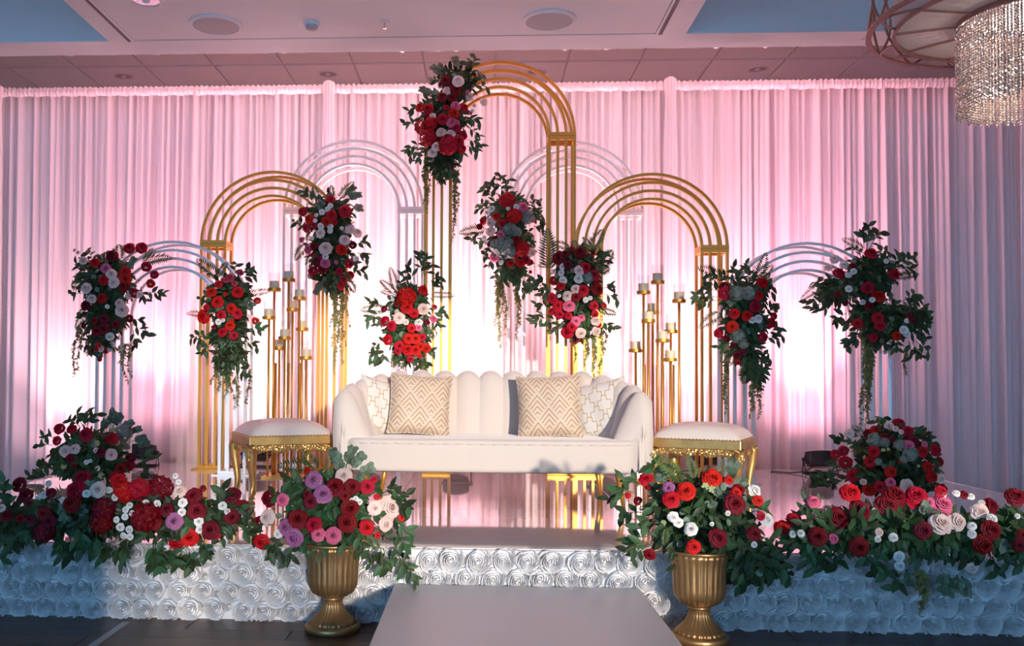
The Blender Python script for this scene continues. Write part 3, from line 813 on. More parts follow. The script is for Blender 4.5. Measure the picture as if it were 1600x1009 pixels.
# ------------------------------------------------------------------ flower positions (metres, relative to each arrangement)
ARR={}
ARR['FLa']=dict(o=(-2.651,6.42,1.151),ry=0.17,
 cores=[(0.014,0.539,0.242,0.221),(0.007,0.28,0.199,0.21),(-0.021,0.094,0.115,0.094)],
 fl=[('R',0.184,-0.04,0.758,0.075),('R',0.275,-0.04,0.762,0.08),('D',0.101,-0.143,0.695,0.081),('R',0.001,-0.192,0.637,0.064),('P',0.085,-0.197,0.593,0.068),('B',0.119,-0.192,0.558,0.07),('R',0.069,-0.204,0.514,0.07),('B',0.131,-0.185,0.497,0.073),('R',0.198,-0.145,0.574,0.074),('R',0.199,-0.147,0.528,0.077),('D',0.189,-0.144,0.475,0.074),('R',0.311,-0.04,0.627,0.068),('R',0.369,-0.04,0.572,0.058),('R',0.344,-0.04,0.506,0.058),('B',-0.06,-0.19,0.46,0.069),('B',-0.019,-0.184,0.388,0.061),('R',0.049,-0.18,0.391,0.065),('D',-0.06,-0.192,0.342,0.07),('R',0.225,-0.04,0.439,0.065),('B',0.267,-0.04,0.427,0.05),('B',0.187,-0.04,0.416,0.045),('B',0.171,-0.123,0.313,0.084),('B',0.156,-0.127,0.363,0.059),('B',-0.093,-0.161,0.657,0.059),('D',0.078,-0.197,0.247,0.059),('D',0.011,-0.205,0.232,0.049),('D',0.022,-0.18,0.163,0.069),('D',0.072,-0.179,0.18,0.069),('D',0.142,-0.149,0.21,0.054),('D',0.196,-0.04,0.258,0.05),('D',-0.077,-0.179,0.198,0.039),('W',0.089,-0.126,0.123,0.055),('W',0.074,-0.04,0.077,0.038),('W',0.057,-0.04,0.042,0.036),('B',0.036,-0.147,0.044,0.044),('R',0.033,-0.179,0.066,0.035),('R',0.012,-0.167,0.038,0.031),('R',0.028,-0.04,0.027,0.038),('R',-0.014,-0.04,-0.004,0.038),('R',-0.017,-0.04,-0.032,0.032),('B',-0.209,-0.04,0.74,0.025),('B',-0.185,-0.04,0.725,0.025),('W',0.094,-0.188,0.33,0.029)],
 sp=[('F',-0.126,-0.099,0.487,-0.269,-0.025,0.484),('F',-0.107,-0.108,0.496,-0.24,-0.011,0.589),('F',0.126,-0.076,0.684,0.075,-0.005,0.807),('F',0.035,-0.106,0.66,-0.042,0.013,0.763),('F',0.295,0,0.683,0.461,-0.011,0.702),('F',0.274,0,0.683,0.322,0.011,0.767),('L',0.288,0,0.446,0.463,-0.097,0.417),('L',0.256,0,0.487,0.305,-0.044,0.37),('L',0.197,0,0.219,0.319,0.013,0.138),('L',0.186,0,0.26,0.299,-0.022,0.228),('L',0.208,0,0.178,0.228,0.008,0.055),('L',-0.073,-0.117,0.577,-0.156,-0.142,0.635),('L',-0.115,-0.086,0.427,-0.228,-0.044,0.421),('E',0.193,-0.083,0.571,0.238,-0.07,0.684),('L',-0.044,-0.12,0.12,-0.078,-0.035,-0.01),('L',-0.023,-0.115,0.628,-0.123,-0.031,0.741),('F',-0.072,-0.11,0.344,-0.114,-0.179,0.288),('F',-0.118,-0.097,0.253,-0.19,-0.074,0.173),('F',0.105,-0.111,0.273,0.182,-0.066,0.174),('E',-0.024,-0.126,0.292,-0.108,-0.072,0.255),('V',-0.192,0,0.218,-0.235,0.016,-0.144),('V',-0.155,-0.035,0.195,-0.162,-0.055,-0.113),('V',0.136,0,0.085,0.155,0.018,-0.193),('V',0.168,0,0.085,0.201,-0.022,-0.162),('V',0.116,0,0.074,0.115,0.007,-0.059),('V',-0.078,-0.065,0.133,-0.087,-0.088,0.009)])
ARR['FLb']=dict(o=(-1.757,6.42,1.05),ry=0.14,
 cores=[(0,0.482,0.178,0.216),(-0.003,0.268,0.151,0.162),(0.004,0.119,0.119,0.119)],
 fl=[('R',-0.036,-0.157,0.591,0.053),('R',-0.087,-0.156,0.539,0.064),('R',-0.038,-0.176,0.467,0.077),('R',0.095,-0.152,0.537,0.074),('C',0.034,-0.132,0.639,0.057),('C',0.071,-0.144,0.598,0.039),('C',0.083,-0.04,0.686,0.047),('C',0.011,-0.146,0.622,0.041),('R',-0.133,-0.127,0.431,0.046),('R',-0.182,-0.04,0.375,0.092),('R',-0.016,-0.162,0.377,0.064),('R',0.056,-0.167,0.421,0.067),('R',0.093,-0.144,0.392,0.072),('R',0.047,-0.168,0.307,0.064),('R',-0.001,-0.18,0.261,0.061),('R',0.075,-0.157,0.238,0.056),('R',0.197,-0.04,0.346,0.05),('R',0.206,-0.04,0.489,0.047),('R',0.018,-0.177,0.519,0.027),('R',0.059,-0.152,0.339,0.029),('D',-0.064,-0.166,0.296,0.031),('W',-0.033,-0.165,0.333,0.041),('W',-0.002,-0.164,0.343,0.029)],
 sp=[('F',-0.1,0,0.664,-0.19,-0.1,0.758),('F',-0.089,0,0.674,-0.027,0.005,0.761),('F',-0.194,0,0.385,-0.268,-0.075,0.401),('F',0.165,-0.015,0.55,0.28,-0.074,0.566),('L',0.047,-0.062,0.646,0.046,0.018,0.757),('L',0.078,-0.018,0.673,0.158,0.005,0.718),('L',0.096,-0.045,0.638,0.192,-0.065,0.667),('L',-0.119,-0.065,0.243,-0.289,0.015,0.22),('L',-0.107,-0.071,0.222,-0.219,-0.035,0.18),('L',-0.127,0,0.171,-0.196,-0.019,0.107),('L',0.139,-0.029,0.288,0.257,-0.075,0.281),('L',0.121,-0.041,0.203,0.2,0.013,0.163),('F',0.03,-0.102,0.274,0.03,-0.093,0.074),('F',0.07,-0.09,0.243,0.081,-0.047,0.107),('F',-0.001,-0.104,0.242,-0.065,-0.061,0.117),('L',-0.045,-0.096,0.116,-0.057,-0.064,-0.01),('L',0.03,-0.095,0.074,-0.011,-0.057,-0.052),('L',0.067,-0.074,0.064,0.145,-0.08,-0.051),('E',0.108,-0.083,0.475,0.182,-0.083,0.444),('E',-0.082,-0.093,0.474,-0.016,-0.172,0.416),('L',-0.106,-0.084,0.506,-0.198,-0.064,0.492),('L',0.084,-0.079,0.581,0.154,-0.059,0.551),('L',0.07,-0.086,0.138,0.128,-0.1,0.033),('V',-0.078,-0.033,0.054,-0.117,-0.023,-0.095),('V',0.008,-0.01,0.001,0.046,-0.02,-0.264),('V',0.054,0,-0.041,0.076,-0.011,-0.243),('V',0.133,0,0.141,0.132,0.019,-0.232),('V',-0.005,0,-0.041,-0.035,-0.001,-0.201),('V',-0.076,0,0.022,-0.076,-0.011,-0.159)])
ARR['GLr']=dict(o=(-1.103,6.78,1.618),ry=0.16,
 cores=[(-0.015,0.572,0.213,0.198),(-0.003,0.325,0.208,0.217),(0.019,0.109,0.138,0.109)],
 fl=[('R',0.022,-0.173,0.677,0.062),('R',-0.193,-0.127,0.59,0.062),('R',-0.138,-0.166,0.529,0.068),('R',-0.162,-0.12,0.469,0.059),('R',0.034,-0.195,0.55,0.076),('R',-0.003,-0.191,0.508,0.071),('R',0.053,-0.18,0.502,0.043),('R',0.124,-0.16,0.587,0.085),('R',-0.098,-0.17,0.485,0.043),('R',0.107,-0.175,0.309,0.078),('D',0.18,-0.113,0.348,0.053),('D',-0.099,-0.182,0.329,0.052),('D',-0.077,-0.166,0.216,0.066),('R',-0.119,-0.088,0.158,0.072),('D',-0.04,-0.152,0.174,0.071),('R',0.088,-0.165,0.149,0.052),('R',0.155,-0.102,0.214,0.062),('R',0.157,-0.04,0.144,0.053),('R',0.098,-0.132,0.046,0.052),('R',0.119,-0.147,0.093,0.048),('R',-0.11,-0.172,0.273,0.028),('R',-0.05,-0.185,0.247,0.028),('B',0.153,-0.067,0.467,0.072),('B',0.204,-0.04,0.449,0.07),('B',0.124,-0.16,0.38,0.074),('B',-0.009,-0.2,0.315,0.087),('B',-0.051,-0.177,0.426,0.066),('P',-0.144,-0.157,0.314,0.065),('P',-0.017,-0.174,0.207,0.071),('P',-0.214,-0.04,0.399,0.044),('P',0.064,-0.168,0.216,0.028),('W',0.025,-0.192,0.622,0.036),('W',0.004,-0.198,0.593,0.036),('W',-0.039,-0.199,0.574,0.042),('W',-0.08,-0.192,0.553,0.028),('W',-0.088,-0.183,0.516,0.03),('W',-0.048,-0.177,0.474,0.047),('W',0.019,-0.176,0.474,0.043),('W',0.019,-0.173,0.444,0.038),('W',0.101,-0.142,0.465,0.027),('W',-0.01,-0.191,0.253,0.043),('W',-0.112,-0.168,0.389,0.028),('W',0.195,-0.04,0.256,0.044)],
 sp=[('F',0.082,-0.06,0.718,0.147,-0.042,0.844),('E',0.102,-0.065,0.697,0.173,-0.015,0.796),('E',0.122,-0.066,0.678,0.228,-0.093,0.721),('E',0.161,-0.063,0.61,0.229,0.017,0.639),('L',0.19,-0.04,0.359,0.285,-0.097,0.37),('L',0.198,-0.026,0.302,0.28,-0.01,0.265),('L',0.166,0,0.178,0.265,0.001,0.158),('L',0.146,-0.071,0.247,0.209,-0.098,0.186),('L',-0.193,-0.051,0.505,-0.282,-0.005,0.528),('L',-0.174,-0.047,0.466,-0.222,-0.056,0.494),('F',-0.18,-0.062,0.346,-0.269,-0.031,0.243),('L',-0.107,-0.099,0.643,-0.196,-0.099,0.751),('F',-0.09,-0.09,0.684,-0.11,-0.094,0.79),('F',0.009,-0.094,0.692,0.015,-0.078,0.798),('E',-0.065,-0.09,0.138,-0.173,0.015,0.13),('E',-0.032,-0.109,0.087,-0.105,-0.076,-0.007),('F',0.119,-0.079,0.129,0.198,-0.009,0.01),('F',0.026,-0.113,0.145,-0.022,0.012,-0.018),('F',0.065,-0.113,0.116,0.057,0.013,-0.028),('F',-0.114,-0.097,0.273,-0.199,-0.059,0.22),('E',-0.045,-0.119,0.581,-0.071,-0.141,0.654),('L',0.117,-0.093,0.546,0.174,-0.08,0.587),('F',0.107,-0.09,0.508,0.179,-0.044,0.544),('F',-0.105,-0.098,0.39,-0.167,-0.135,0.404),('V',0.053,-0.023,0.008,0.046,-0.008,-0.578),('V',0.07,-0.01,0.009,0.082,0.008,-0.5),('V',0.047,-0.049,0.025,0.027,-0.027,-0.383),('V',0.12,-0.015,0.038,0.136,-0.043,-0.237),('V',0.037,-0.05,0.025,0.015,-0.023,-0.237),('V',0.089,0,0.01,0.105,-0.025,-0.383)])
ARR['Tll']=dict(o=(-0.246,6.58,2.435),ry=0.17,
 cores=[(0.077,0.677,0.163,0.141),(-0.019,0.426,0.217,0.217),(-0.029,0.207,0.185,0.119),(-0.028,0.098,0.119,0.098)],
 fl=[('R',-0.127,-0.187,0.44,0.073),('R',-0.185,-0.146,0.467,0.063),('R',-0.022,-0.203,0.363,0.075),('R',0.13,-0.161,0.456,0.058),('R',0.057,-0.198,0.406,0.078),('R',0.062,-0.171,0.313,0.076),('D',-0.003,-0.181,0.639,0.068),('D',-0.026,-0.191,0.524,0.065),('D',0.066,-0.163,0.582,0.084),('D',0.045,-0.183,0.523,0.063),('R',0.004,-0.208,0.446,0.042),('H',-0.174,-0.13,0.326,0.1),('H',-0.102,-0.185,0.348,0.094),('H',-0.118,-0.176,0.249,0.115),('H',0.016,-0.203,0.188,0.131),('R',0.089,-0.17,0.217,0.084),('R',0.119,-0.096,0.274,0.064),('R',0.115,-0.134,0.173,0.058),('B',0.085,-0.202,0.633,0.078),('B',0.005,-0.16,0.578,0.061),('B',-0.033,-0.17,0.284,0.074),('B',0.039,-0.169,0.271,0.063),('B',-0.066,-0.2,0.174,0.061),('B',-0.091,-0.168,0.139,0.061),('B',-0.094,-0.197,0.387,0.047),('B',0.167,-0.04,0.565,0.054),('B',0.267,-0.04,0.531,0.054),('P',0.07,-0.193,0.458,0.063),('P',0.046,-0.189,0.345,0.073),('P',0.078,-0.178,0.343,0.042),('P',0.15,-0.123,0.577,0.026),('P',0.172,-0.121,0.428,0.026),('W',0.198,-0.04,0.505,0.03),('W',0.187,-0.087,0.453,0.027)],
 sp=[('L',0.165,-0.107,0.674,0.207,-0.059,0.852),('L',0.165,-0.105,0.653,0.256,-0.027,0.732),('L',0.197,-0.075,0.63,0.289,0.01,0.645),('E',0.005,-0.114,0.684,-0.062,-0.059,0.79),('L',-0.028,-0.096,0.658,-0.131,0.011,0.704),('E',-0.028,-0.097,0.69,-0.107,-0.035,0.793),('E',0.08,-0.12,0.724,0.056,-0.063,0.842),('L',0.122,-0.118,0.714,0.164,-0.062,0.819),('E',-0.081,-0.098,0.55,-0.19,-0.079,0.616),('L',-0.178,-0.084,0.468,-0.274,-0.091,0.446),('L',-0.212,-0.045,0.36,-0.301,-0.082,0.362),('L',-0.177,-0.07,0.234,-0.3,-0.017,0.172),('L',-0.177,-0.074,0.19,-0.27,0.02,0.148),('L',-0.144,-0.075,0.146,-0.219,-0.081,0.091),('L',0.134,-0.09,0.41,0.241,-0.094,0.354),('L',0.145,-0.067,0.341,0.242,0.018,0.286),('L',0.144,0,0.271,0.247,-0.036,0.207),('L',0.145,-0.041,0.217,0.221,-0.051,0.16),('L',0.082,-0.098,0.182,0.114,-0.072,0.123),('L',-0.039,-0.127,0.09,-0.064,-0.029,-0.028),('L',-0.013,-0.121,0.07,-0.044,-0.001,-0.05),('L',0.019,-0.112,0.072,0.06,-0.045,-0.032),('E',-0.037,-0.117,0.511,-0.091,-0.106,0.591),('L',-0.069,-0.12,0.478,-0.13,-0.173,0.506),('L',0.112,-0.124,0.669,0.165,-0.074,0.652),('L',0.124,-0.092,0.377,0.188,-0.117,0.38),('V',-0.14,-0.049,0.141,-0.143,-0.05,-0.26),('V',-0.135,-0.051,0.141,-0.128,-0.031,-0.235),('V',-0.14,-0.042,0.132,-0.159,-0.064,-0.197),('V',0.08,0,0.053,0.034,0.014,-0.5),('V',0.075,0,0.053,0.076,0.027,-0.236),('V',0.07,0,0.043,0.05,0.008,-0.348)])
ARR['MLr']=dict(o=(-0.504,6.6,1.096),ry=0.15,
 cores=[(0.005,0.435,0.172,0.154),(-0.003,0.235,0.19,0.181),(-0.002,0.082,0.136,0.082)],
 fl=[('H',-0.013,-0.182,0.482,0.127),('R',-0.003,-0.186,0.398,0.079),('R',0.044,-0.164,0.356,0.062),('R',0.107,-0.12,0.528,0.066),('R',-0.181,-0.04,0.314,0.072),('R',-0.12,-0.154,0.272,0.07),('R',-0.154,-0.116,0.176,0.071),('R',0.029,-0.187,0.253,0.061),('R',0.007,-0.183,0.182,0.07),('R',0.055,-0.176,0.183,0.07),('R',0.102,-0.16,0.193,0.053),('R',-0.057,-0.155,0.13,0.07),('R',0.003,-0.182,0.108,0.075),('R',0.055,-0.17,0.104,0.07),('R',0.088,-0.136,0.127,0.053),('R',0.125,-0.089,0.116,0.067),('R',0.02,-0.164,0.038,0.048),('R',0.184,-0.04,0.414,0.036),('D',-0.182,-0.04,0.4,0.045),('D',-0.08,-0.17,0.421,0.035),('R',-0.069,-0.168,0.095,0.044),('D',0.135,-0.128,0.301,0.04),('R',0.085,-0.149,0.06,0.031),('B',-0.062,-0.16,0.329,0.079),('B',0.11,-0.152,0.392,0.075),('B',-0.012,-0.181,0.297,0.039),('W',0.076,-0.166,0.298,0.053),('B',-0.081,-0.153,0.369,0.031),('P',0.077,-0.175,0.258,0.048),('P',0.175,-0.04,0.329,0.054),('W',-0.095,-0.148,0.492,0.026),('W',-0.11,-0.15,0.457,0.026)],
 sp=[('L',0.085,0,0.617,0.066,-0.005,0.807),('L',0.09,0,0.635,0.126,-0.087,0.782),('L',0.103,0,0.635,0.173,-0.048,0.711),('L',0.031,0,0.607,-0.018,-0.082,0.698),('L',0.022,0,0.589,-0.051,0.001,0.626),('L',0.028,-0.077,0.545,-0.072,-0.065,0.574),('L',0.131,0,0.589,0.232,-0.046,0.621),('L',0.131,0,0.562,0.225,0.02,0.587),('F',0.186,0,0.508,0.317,0.002,0.508),('L',0.152,-0.024,0.361,0.258,0.017,0.382),('L',0.151,0,0.345,0.225,-0.046,0.27),('F',-0.114,0,0.553,-0.147,-0.041,0.684),('F',-0.129,-0.029,0.523,-0.213,-0.012,0.615),('F',-0.126,-0.059,0.493,-0.201,-0.043,0.54),('F',-0.195,0,0.389,-0.333,-0.065,0.393),('L',-0.204,0,0.416,-0.28,-0.052,0.439),('L',-0.204,0,0.371,-0.303,-0.082,0.311),('L',-0.185,0,0.335,-0.224,-0.055,0.277),('L',-0.151,-0.057,0.169,-0.277,0.019,0.126),('L',-0.175,0,0.126,-0.294,0.015,0.049),('L',-0.184,0,0.117,-0.253,-0.025,0.012),('L',-0.175,0,0.117,-0.197,-0.04,0.017),('L',0.118,-0.038,0.108,0.182,-0.059,0.09),('F',-0.057,-0.103,0.088,-0.057,-0.089,-0.037),('F',-0.085,-0.089,0.088,-0.122,-0.067,-0.019),('L',0.085,-0.085,0.071,0.09,-0.006,-0.045),('L',0.111,-0.062,0.072,0.13,0.004,-0.026),('F',0.119,-0.08,0.286,0.147,-0.079,0.134),('F',0.162,-0.049,0.279,0.197,-0.006,0.191),('F',-0.076,-0.097,0.293,-0.067,-0.09,0.204),('E',-0.096,-0.083,0.383,-0.144,-0.058,0.403),('V',-0.056,-0.06,0.044,-0.06,-0.05,-0.05),('V',0.1,-0.027,0.036,0.108,-0.012,-0.045),('V',-0.097,-0.046,0.053,-0.114,-0.055,-0.037)])
ARR['MRl']=dict(o=(0.226,7,1.709),ry=0.16,
 cores=[(-0.008,0.538,0.21,0.189),(-0.007,0.305,0.21,0.189),(0.015,0.115,0.136,0.115)],
 fl=[('H',-0.029,-0.188,0.608,0.113),('H',0.022,-0.195,0.498,0.107),('R',-0.034,-0.175,0.44,0.062),('R',-0.111,-0.174,0.492,0.056),('R',-0.064,-0.168,0.436,0.062),('R',-0.208,-0.04,0.479,0.058),('H',0.08,-0.178,0.249,0.108),('R',0.114,-0.113,0.175,0.062),('R',0.07,-0.18,0.146,0.062),('R',-0.007,-0.194,0.139,0.051),('R',0.149,-0.04,0.095,0.025),('R',0.149,-0.04,0.168,0.042),('D',-0.239,-0.04,0.437,0.047),('D',-0.156,-0.151,0.284,0.051),('D',0.038,-0.196,0.318,0.056),('D',-0.12,-0.173,0.327,0.046),('R',0.024,-0.17,0.198,0.051),('B',-0.158,-0.125,0.452,0.07),('B',-0.154,-0.13,0.388,0.07),('B',0.154,-0.12,0.231,0.064),('P',-0.079,-0.185,0.351,0.061),('P',-0.124,-0.131,0.191,0.067),('P',0.089,-0.181,0.557,0.072),('P',-0.084,-0.176,0.234,0.026),('P',0.159,-0.121,0.475,0.047),('W',-0.147,-0.159,0.552,0.046),('W',-0.182,-0.128,0.521,0.041),('W',-0.202,-0.088,0.345,0.039),('W',-0.186,-0.122,0.298,0.041),('W',0.037,-0.196,0.555,0.041),('W',-0.078,-0.143,0.155,0.036),('W',-0.024,-0.199,0.544,0.031),('G',-0.013,-0.176,0.404,0.113),('G',0.038,-0.184,0.377,0.072),('G',0.121,-0.159,0.489,0.098),('G',-0.064,-0.189,0.258,0.154),('G',-0.115,-0.176,0.28,0.092),('G',-0.002,-0.186,0.227,0.082)],
 sp=[('L',-0.073,-0.084,0.659,-0.078,-0.015,0.837),('L',-0.063,-0.07,0.683,-0.016,-0.066,0.789),('L',-0.053,-0.1,0.635,-0.012,-0.1,0.687),('L',-0.125,-0.075,0.64,-0.204,-0.008,0.76),('L',-0.125,-0.086,0.617,-0.198,-0.017,0.726),('L',-0.12,-0.062,0.664,-0.146,-0.065,0.779),('L',-0.156,-0.081,0.577,-0.25,0.013,0.616),('L',-0.156,-0.084,0.555,-0.255,-0.022,0.572),('L',0.113,-0.095,0.573,0.226,-0.03,0.616),('L',0.134,-0.088,0.543,0.206,-0.099,0.53),('L',0.145,-0.082,0.523,0.247,-0.034,0.515),('L',0.145,-0.079,0.503,0.229,-0.07,0.473),('L',0.113,-0.091,0.595,0.195,-0.019,0.645),('F',-0.218,0,0.412,-0.375,-0.044,0.405),('L',-0.218,0,0.38,-0.302,-0.002,0.337),('L',-0.186,-0.061,0.328,-0.249,-0.022,0.302),('L',-0.134,-0.086,0.241,-0.212,-0.004,0.21),('L',-0.113,-0.079,0.2,-0.175,-0.058,0.129),('L',-0.051,-0.1,0.145,-0.122,-0.023,0.049),('F',0.062,-0.107,0.363,0.212,-0.011,0.303),('F',0.073,-0.095,0.396,0.202,-0.001,0.368),('L',0.17,-0.013,0.44,0.246,-0.058,0.412),('L',0.064,-0.073,0.034,0.172,0.001,-0.011),('L',0.077,-0.031,0.017,0.173,0.004,-0.048),('L',0.055,-0.048,0.015,0.109,-0.017,-0.076),('L',-0.03,-0.113,0.112,-0.058,0,0.02),('F',0,-0.118,0.101,-0.005,0.015,-0.01),('V',-0.091,-0.032,0.059,-0.083,-0.031,-0.476),('V',-0.095,-0.014,0.05,-0.11,-0.012,-0.318),('V',-0.059,-0.029,0.028,-0.027,-0.049,-0.372),('V',0.047,0,-0.011,0.059,0.02,-0.421),('V',0.057,0,-0.011,0.08,0.026,-0.315),('V',-0.069,-0.019,0.029,-0.058,-0.02,-0.213),('V',-0.085,-0.029,0.049,-0.094,-0.017,-0.423)])
ARR['GRl']=dict(o=(0.687,6.58,1.284),ry=0.17,
 cores=[(-0.004,0.494,0.204,0.174),(-0.003,0.267,0.219,0.194),(0.007,0.092,0.153,0.092)],
 fl=[('D',-0.003,-0.178,0.596,0.081),('D',-0.147,-0.142,0.56,0.091),('D',-0.091,-0.193,0.502,0.06),('R',0.032,-0.207,0.482,0.072),('R',0.092,-0.179,0.435,0.075),('R',-0.179,-0.04,0.409,0.062),('R',-0.134,-0.146,0.366,0.056),('R',0.013,-0.201,0.328,0.078),('D',0.122,-0.164,0.339,0.081),('R',-0.192,-0.126,0.277,0.066),('R',-0.154,-0.157,0.224,0.076),('R',-0.192,-0.091,0.188,0.046),('R',-0.138,-0.141,0.166,0.066),('R',-0.083,-0.164,0.155,0.05),('R',0.094,-0.187,0.222,0.06),('R',0.105,-0.157,0.164,0.05),('R',0.167,-0.143,0.23,0.035),('R',-0.062,-0.189,0.076,0.07),('R',-0.091,-0.126,0.039,0.086),('R',-0.017,-0.04,-0.003,0.064),('R',-0.059,-0.143,0.624,0.035),('D',-0.105,-0.156,0.587,0.05),('R',0.133,-0.137,0.095,0.041),('D',-0.035,-0.208,0.28,0.06),('R',0.123,-0.13,0.388,0.041),('D',0.09,-0.152,0.597,0.035),('B',-0.036,-0.197,0.336,0.065),('B',-0.095,-0.193,0.289,0.065),('B',-0.013,-0.206,0.46,0.065),('B',0.108,-0.154,0.124,0.066),('B',0.004,-0.169,0.032,0.069),('B',0.119,-0.126,0.05,0.061),('P',-0.078,-0.195,0.223,0.078),('P',-0.034,-0.198,0.116,0.065),('P',0.003,-0.183,0.142,0.05),('W',-0.124,-0.178,0.495,0.045),('W',-0.135,-0.164,0.452,0.042),('W',-0.121,-0.143,0.398,0.053),('W',-0.013,-0.187,0.407,0.06),('W',0.032,-0.208,0.26,0.038),('W',-0.18,-0.121,0.465,0.028),('W',0.065,-0.201,0.275,0.028),('W',-0.146,-0.167,0.293,0.025),('G',0.052,-0.185,0.417,0.08)],
 sp=[('F',0.085,-0.027,0.645,0.158,-0.014,0.791),('F',0.07,-0.065,0.63,0.046,-0.012,0.74),('F',-0.08,-0.045,0.643,-0.185,-0.079,0.669),('F',-0.033,-0.079,0.628,-0.036,-0.006,0.721),('F',0.138,-0.092,0.504,0.267,-0.03,0.624),('F',0.138,-0.091,0.473,0.238,-0.02,0.502),('F',-0.219,0,0.546,-0.228,-0.05,0.766),('F',-0.201,-0.031,0.511,-0.282,-0.025,0.532),('L',-0.229,0,0.391,-0.312,-0.007,0.4),('L',-0.25,0,0.38,-0.369,-0.024,0.357),('L',-0.19,-0.031,0.357,-0.281,-0.014,0.338),('L',-0.182,-0.064,0.323,-0.256,-0.097,0.294),('L',0.174,-0.047,0.355,0.245,-0.081,0.362),('L',0.171,-0.071,0.312,0.275,-0.047,0.274),('L',-0.201,-0.046,0.222,-0.302,-0.022,0.234),('L',-0.208,0,0.153,-0.33,-0.074,0.107),('L',-0.218,0,0.174,-0.322,-0.018,0.146),('L',-0.151,-0.054,0.15,-0.24,-0.024,0.09),('L',-0.121,-0.065,0.108,-0.194,-0.095,0.045),('F',0.149,-0.083,0.21,0.276,-0.043,0.192),('L',0.16,0,0.123,0.241,-0.073,0.068),('L',0.107,-0.098,0.554,0.168,-0.094,0.605),('L',0.127,-0.098,0.493,0.186,-0.108,0.542),('F',0.014,-0.126,0.246,-0.029,-0.151,0.174),('F',0.056,-0.111,0.187,0.038,-0.178,0.082),('V',0.05,-0.07,0.047,0.049,-0.089,-0.217),('V',0.103,-0.053,0.048,0.11,-0.081,-0.318),('V',0.17,0,0.072,0.16,-0.002,-0.257),('V',0.181,0,0.092,0.2,-0.007,-0.021),('V',0.114,-0.046,0.049,0.105,-0.039,-0.216),('V',0.061,-0.068,0.047,0.062,-0.063,-0.115)])
ARR['FRl']=dict(o=(1.761,6.25,0.955),ry=0.14,
 cores=[(-0.016,0.598,0.176,0.155),(-0.017,0.419,0.176,0.155),(-0.017,0.261,0.124,0.114),(0.05,0.114,0.072,0.114)],
 fl=[('R',0.076,-0.127,0.687,0.073),('R',0.031,-0.175,0.598,0.062),('R',-0.165,-0.112,0.617,0.079),('D',-0.166,-0.078,0.664,0.063),('R',0.017,-0.162,0.527,0.073),('R',-0.115,-0.141,0.482,0.068),('R',-0.039,-0.171,0.468,0.068),('R',-0.13,-0.145,0.394,0.073),('R',-0.193,-0.04,0.358,0.058),('R',-0.147,-0.04,0.316,0.053),('R',0.078,-0.126,0.329,0.063),('R',0.14,-0.096,0.424,0.063),('R',0.173,-0.04,0.474,0.048),('D',-0.044,-0.169,0.296,0.036),('D',-0.094,-0.129,0.21,0.052),('R',-0.071,-0.064,0.165,0.037),('D',-0.113,-0.125,0.277,0.031),('D',-0.063,-0.166,0.235,0.036),('W',0.036,-0.171,0.445,0.052),('W',-0.011,-0.179,0.439,0.042),('G',-0.088,-0.145,0.338,0.094),('G',-0.063,-0.166,0.286,0.062),('G',-0.026,-0.179,0.613,0.088),('G',-0.106,-0.159,0.62,0.094)],
 sp=[('L',-0.001,-0.075,0.706,-0.025,-0.071,0.816),('L',0.001,-0.087,0.684,0.033,0.008,0.779),('L',-0.079,-0.079,0.685,-0.115,-0.1,0.792),('L',-0.071,-0.086,0.674,-0.051,-0.051,0.782),('L',-0.099,-0.077,0.675,-0.168,-0.067,0.733),('L',-0.138,-0.031,0.7,-0.257,-0.051,0.751),('F',-0.172,0,0.735,-0.301,-0.086,0.783),('L',-0.173,-0.044,0.625,-0.292,0,0.661),('L',-0.187,-0.018,0.596,-0.372,-0.055,0.587),('L',-0.182,0,0.577,-0.34,-0.096,0.542),('L',-0.171,-0.037,0.647,-0.282,-0.026,0.69),('F',0.067,0,0.735,0.103,-0.089,0.861),('F',0.088,0,0.725,0.165,-0.035,0.805),('F',0.069,-0.063,0.697,0.152,-0.059,0.75),('F',-0.183,0,0.481,-0.294,-0.03,0.395),('L',0.078,-0.065,0.509,0.211,0.015,0.536),('L',0.087,-0.071,0.488,0.211,-0.002,0.509),('L',0.113,-0.049,0.343,0.216,-0.05,0.396),('L',0.106,-0.037,0.323,0.21,-0.002,0.319),('L',0.138,0,0.335,0.234,-0.023,0.345),('L',0.06,-0.092,0.632,0.158,-0.056,0.625),('L',0.062,-0.086,0.653,0.145,-0.083,0.664),('L',-0.115,-0.058,0.29,-0.19,-0.028,0.259),('L',0.048,-0.094,0.165,0.075,-0.104,0.072),('L',0.054,-0.076,0.217,0.158,0.015,0.188),('L',0.05,-0.088,0.175,0.148,0.016,0.13),('F',-0.116,-0.061,0.279,-0.159,-0.027,0.154),('F',-0.082,-0.087,0.237,-0.116,-0.058,0.133),('F',0.005,-0.067,0.175,0.005,0.007,0.008),('F',0.031,-0.084,0.175,0.029,-0.159,0.041),('E',-0.083,-0.093,0.559,-0.146,-0.136,0.545),('E',0.026,-0.102,0.423,0.077,-0.103,0.403),('V',-0.136,0,0.176,-0.141,0.007,-0.182),('V',-0.131,0,0.176,-0.132,-0.022,-0.118),('V',0.027,-0.042,0.03,0.013,-0.034,-0.2),('V',0.06,-0.053,0.04,0.076,-0.029,-0.2),('V',0.069,-0.055,0.051,0.082,-0.063,-0.115),('V',0.032,-0.044,0.03,0.03,-0.048,-0.137)])
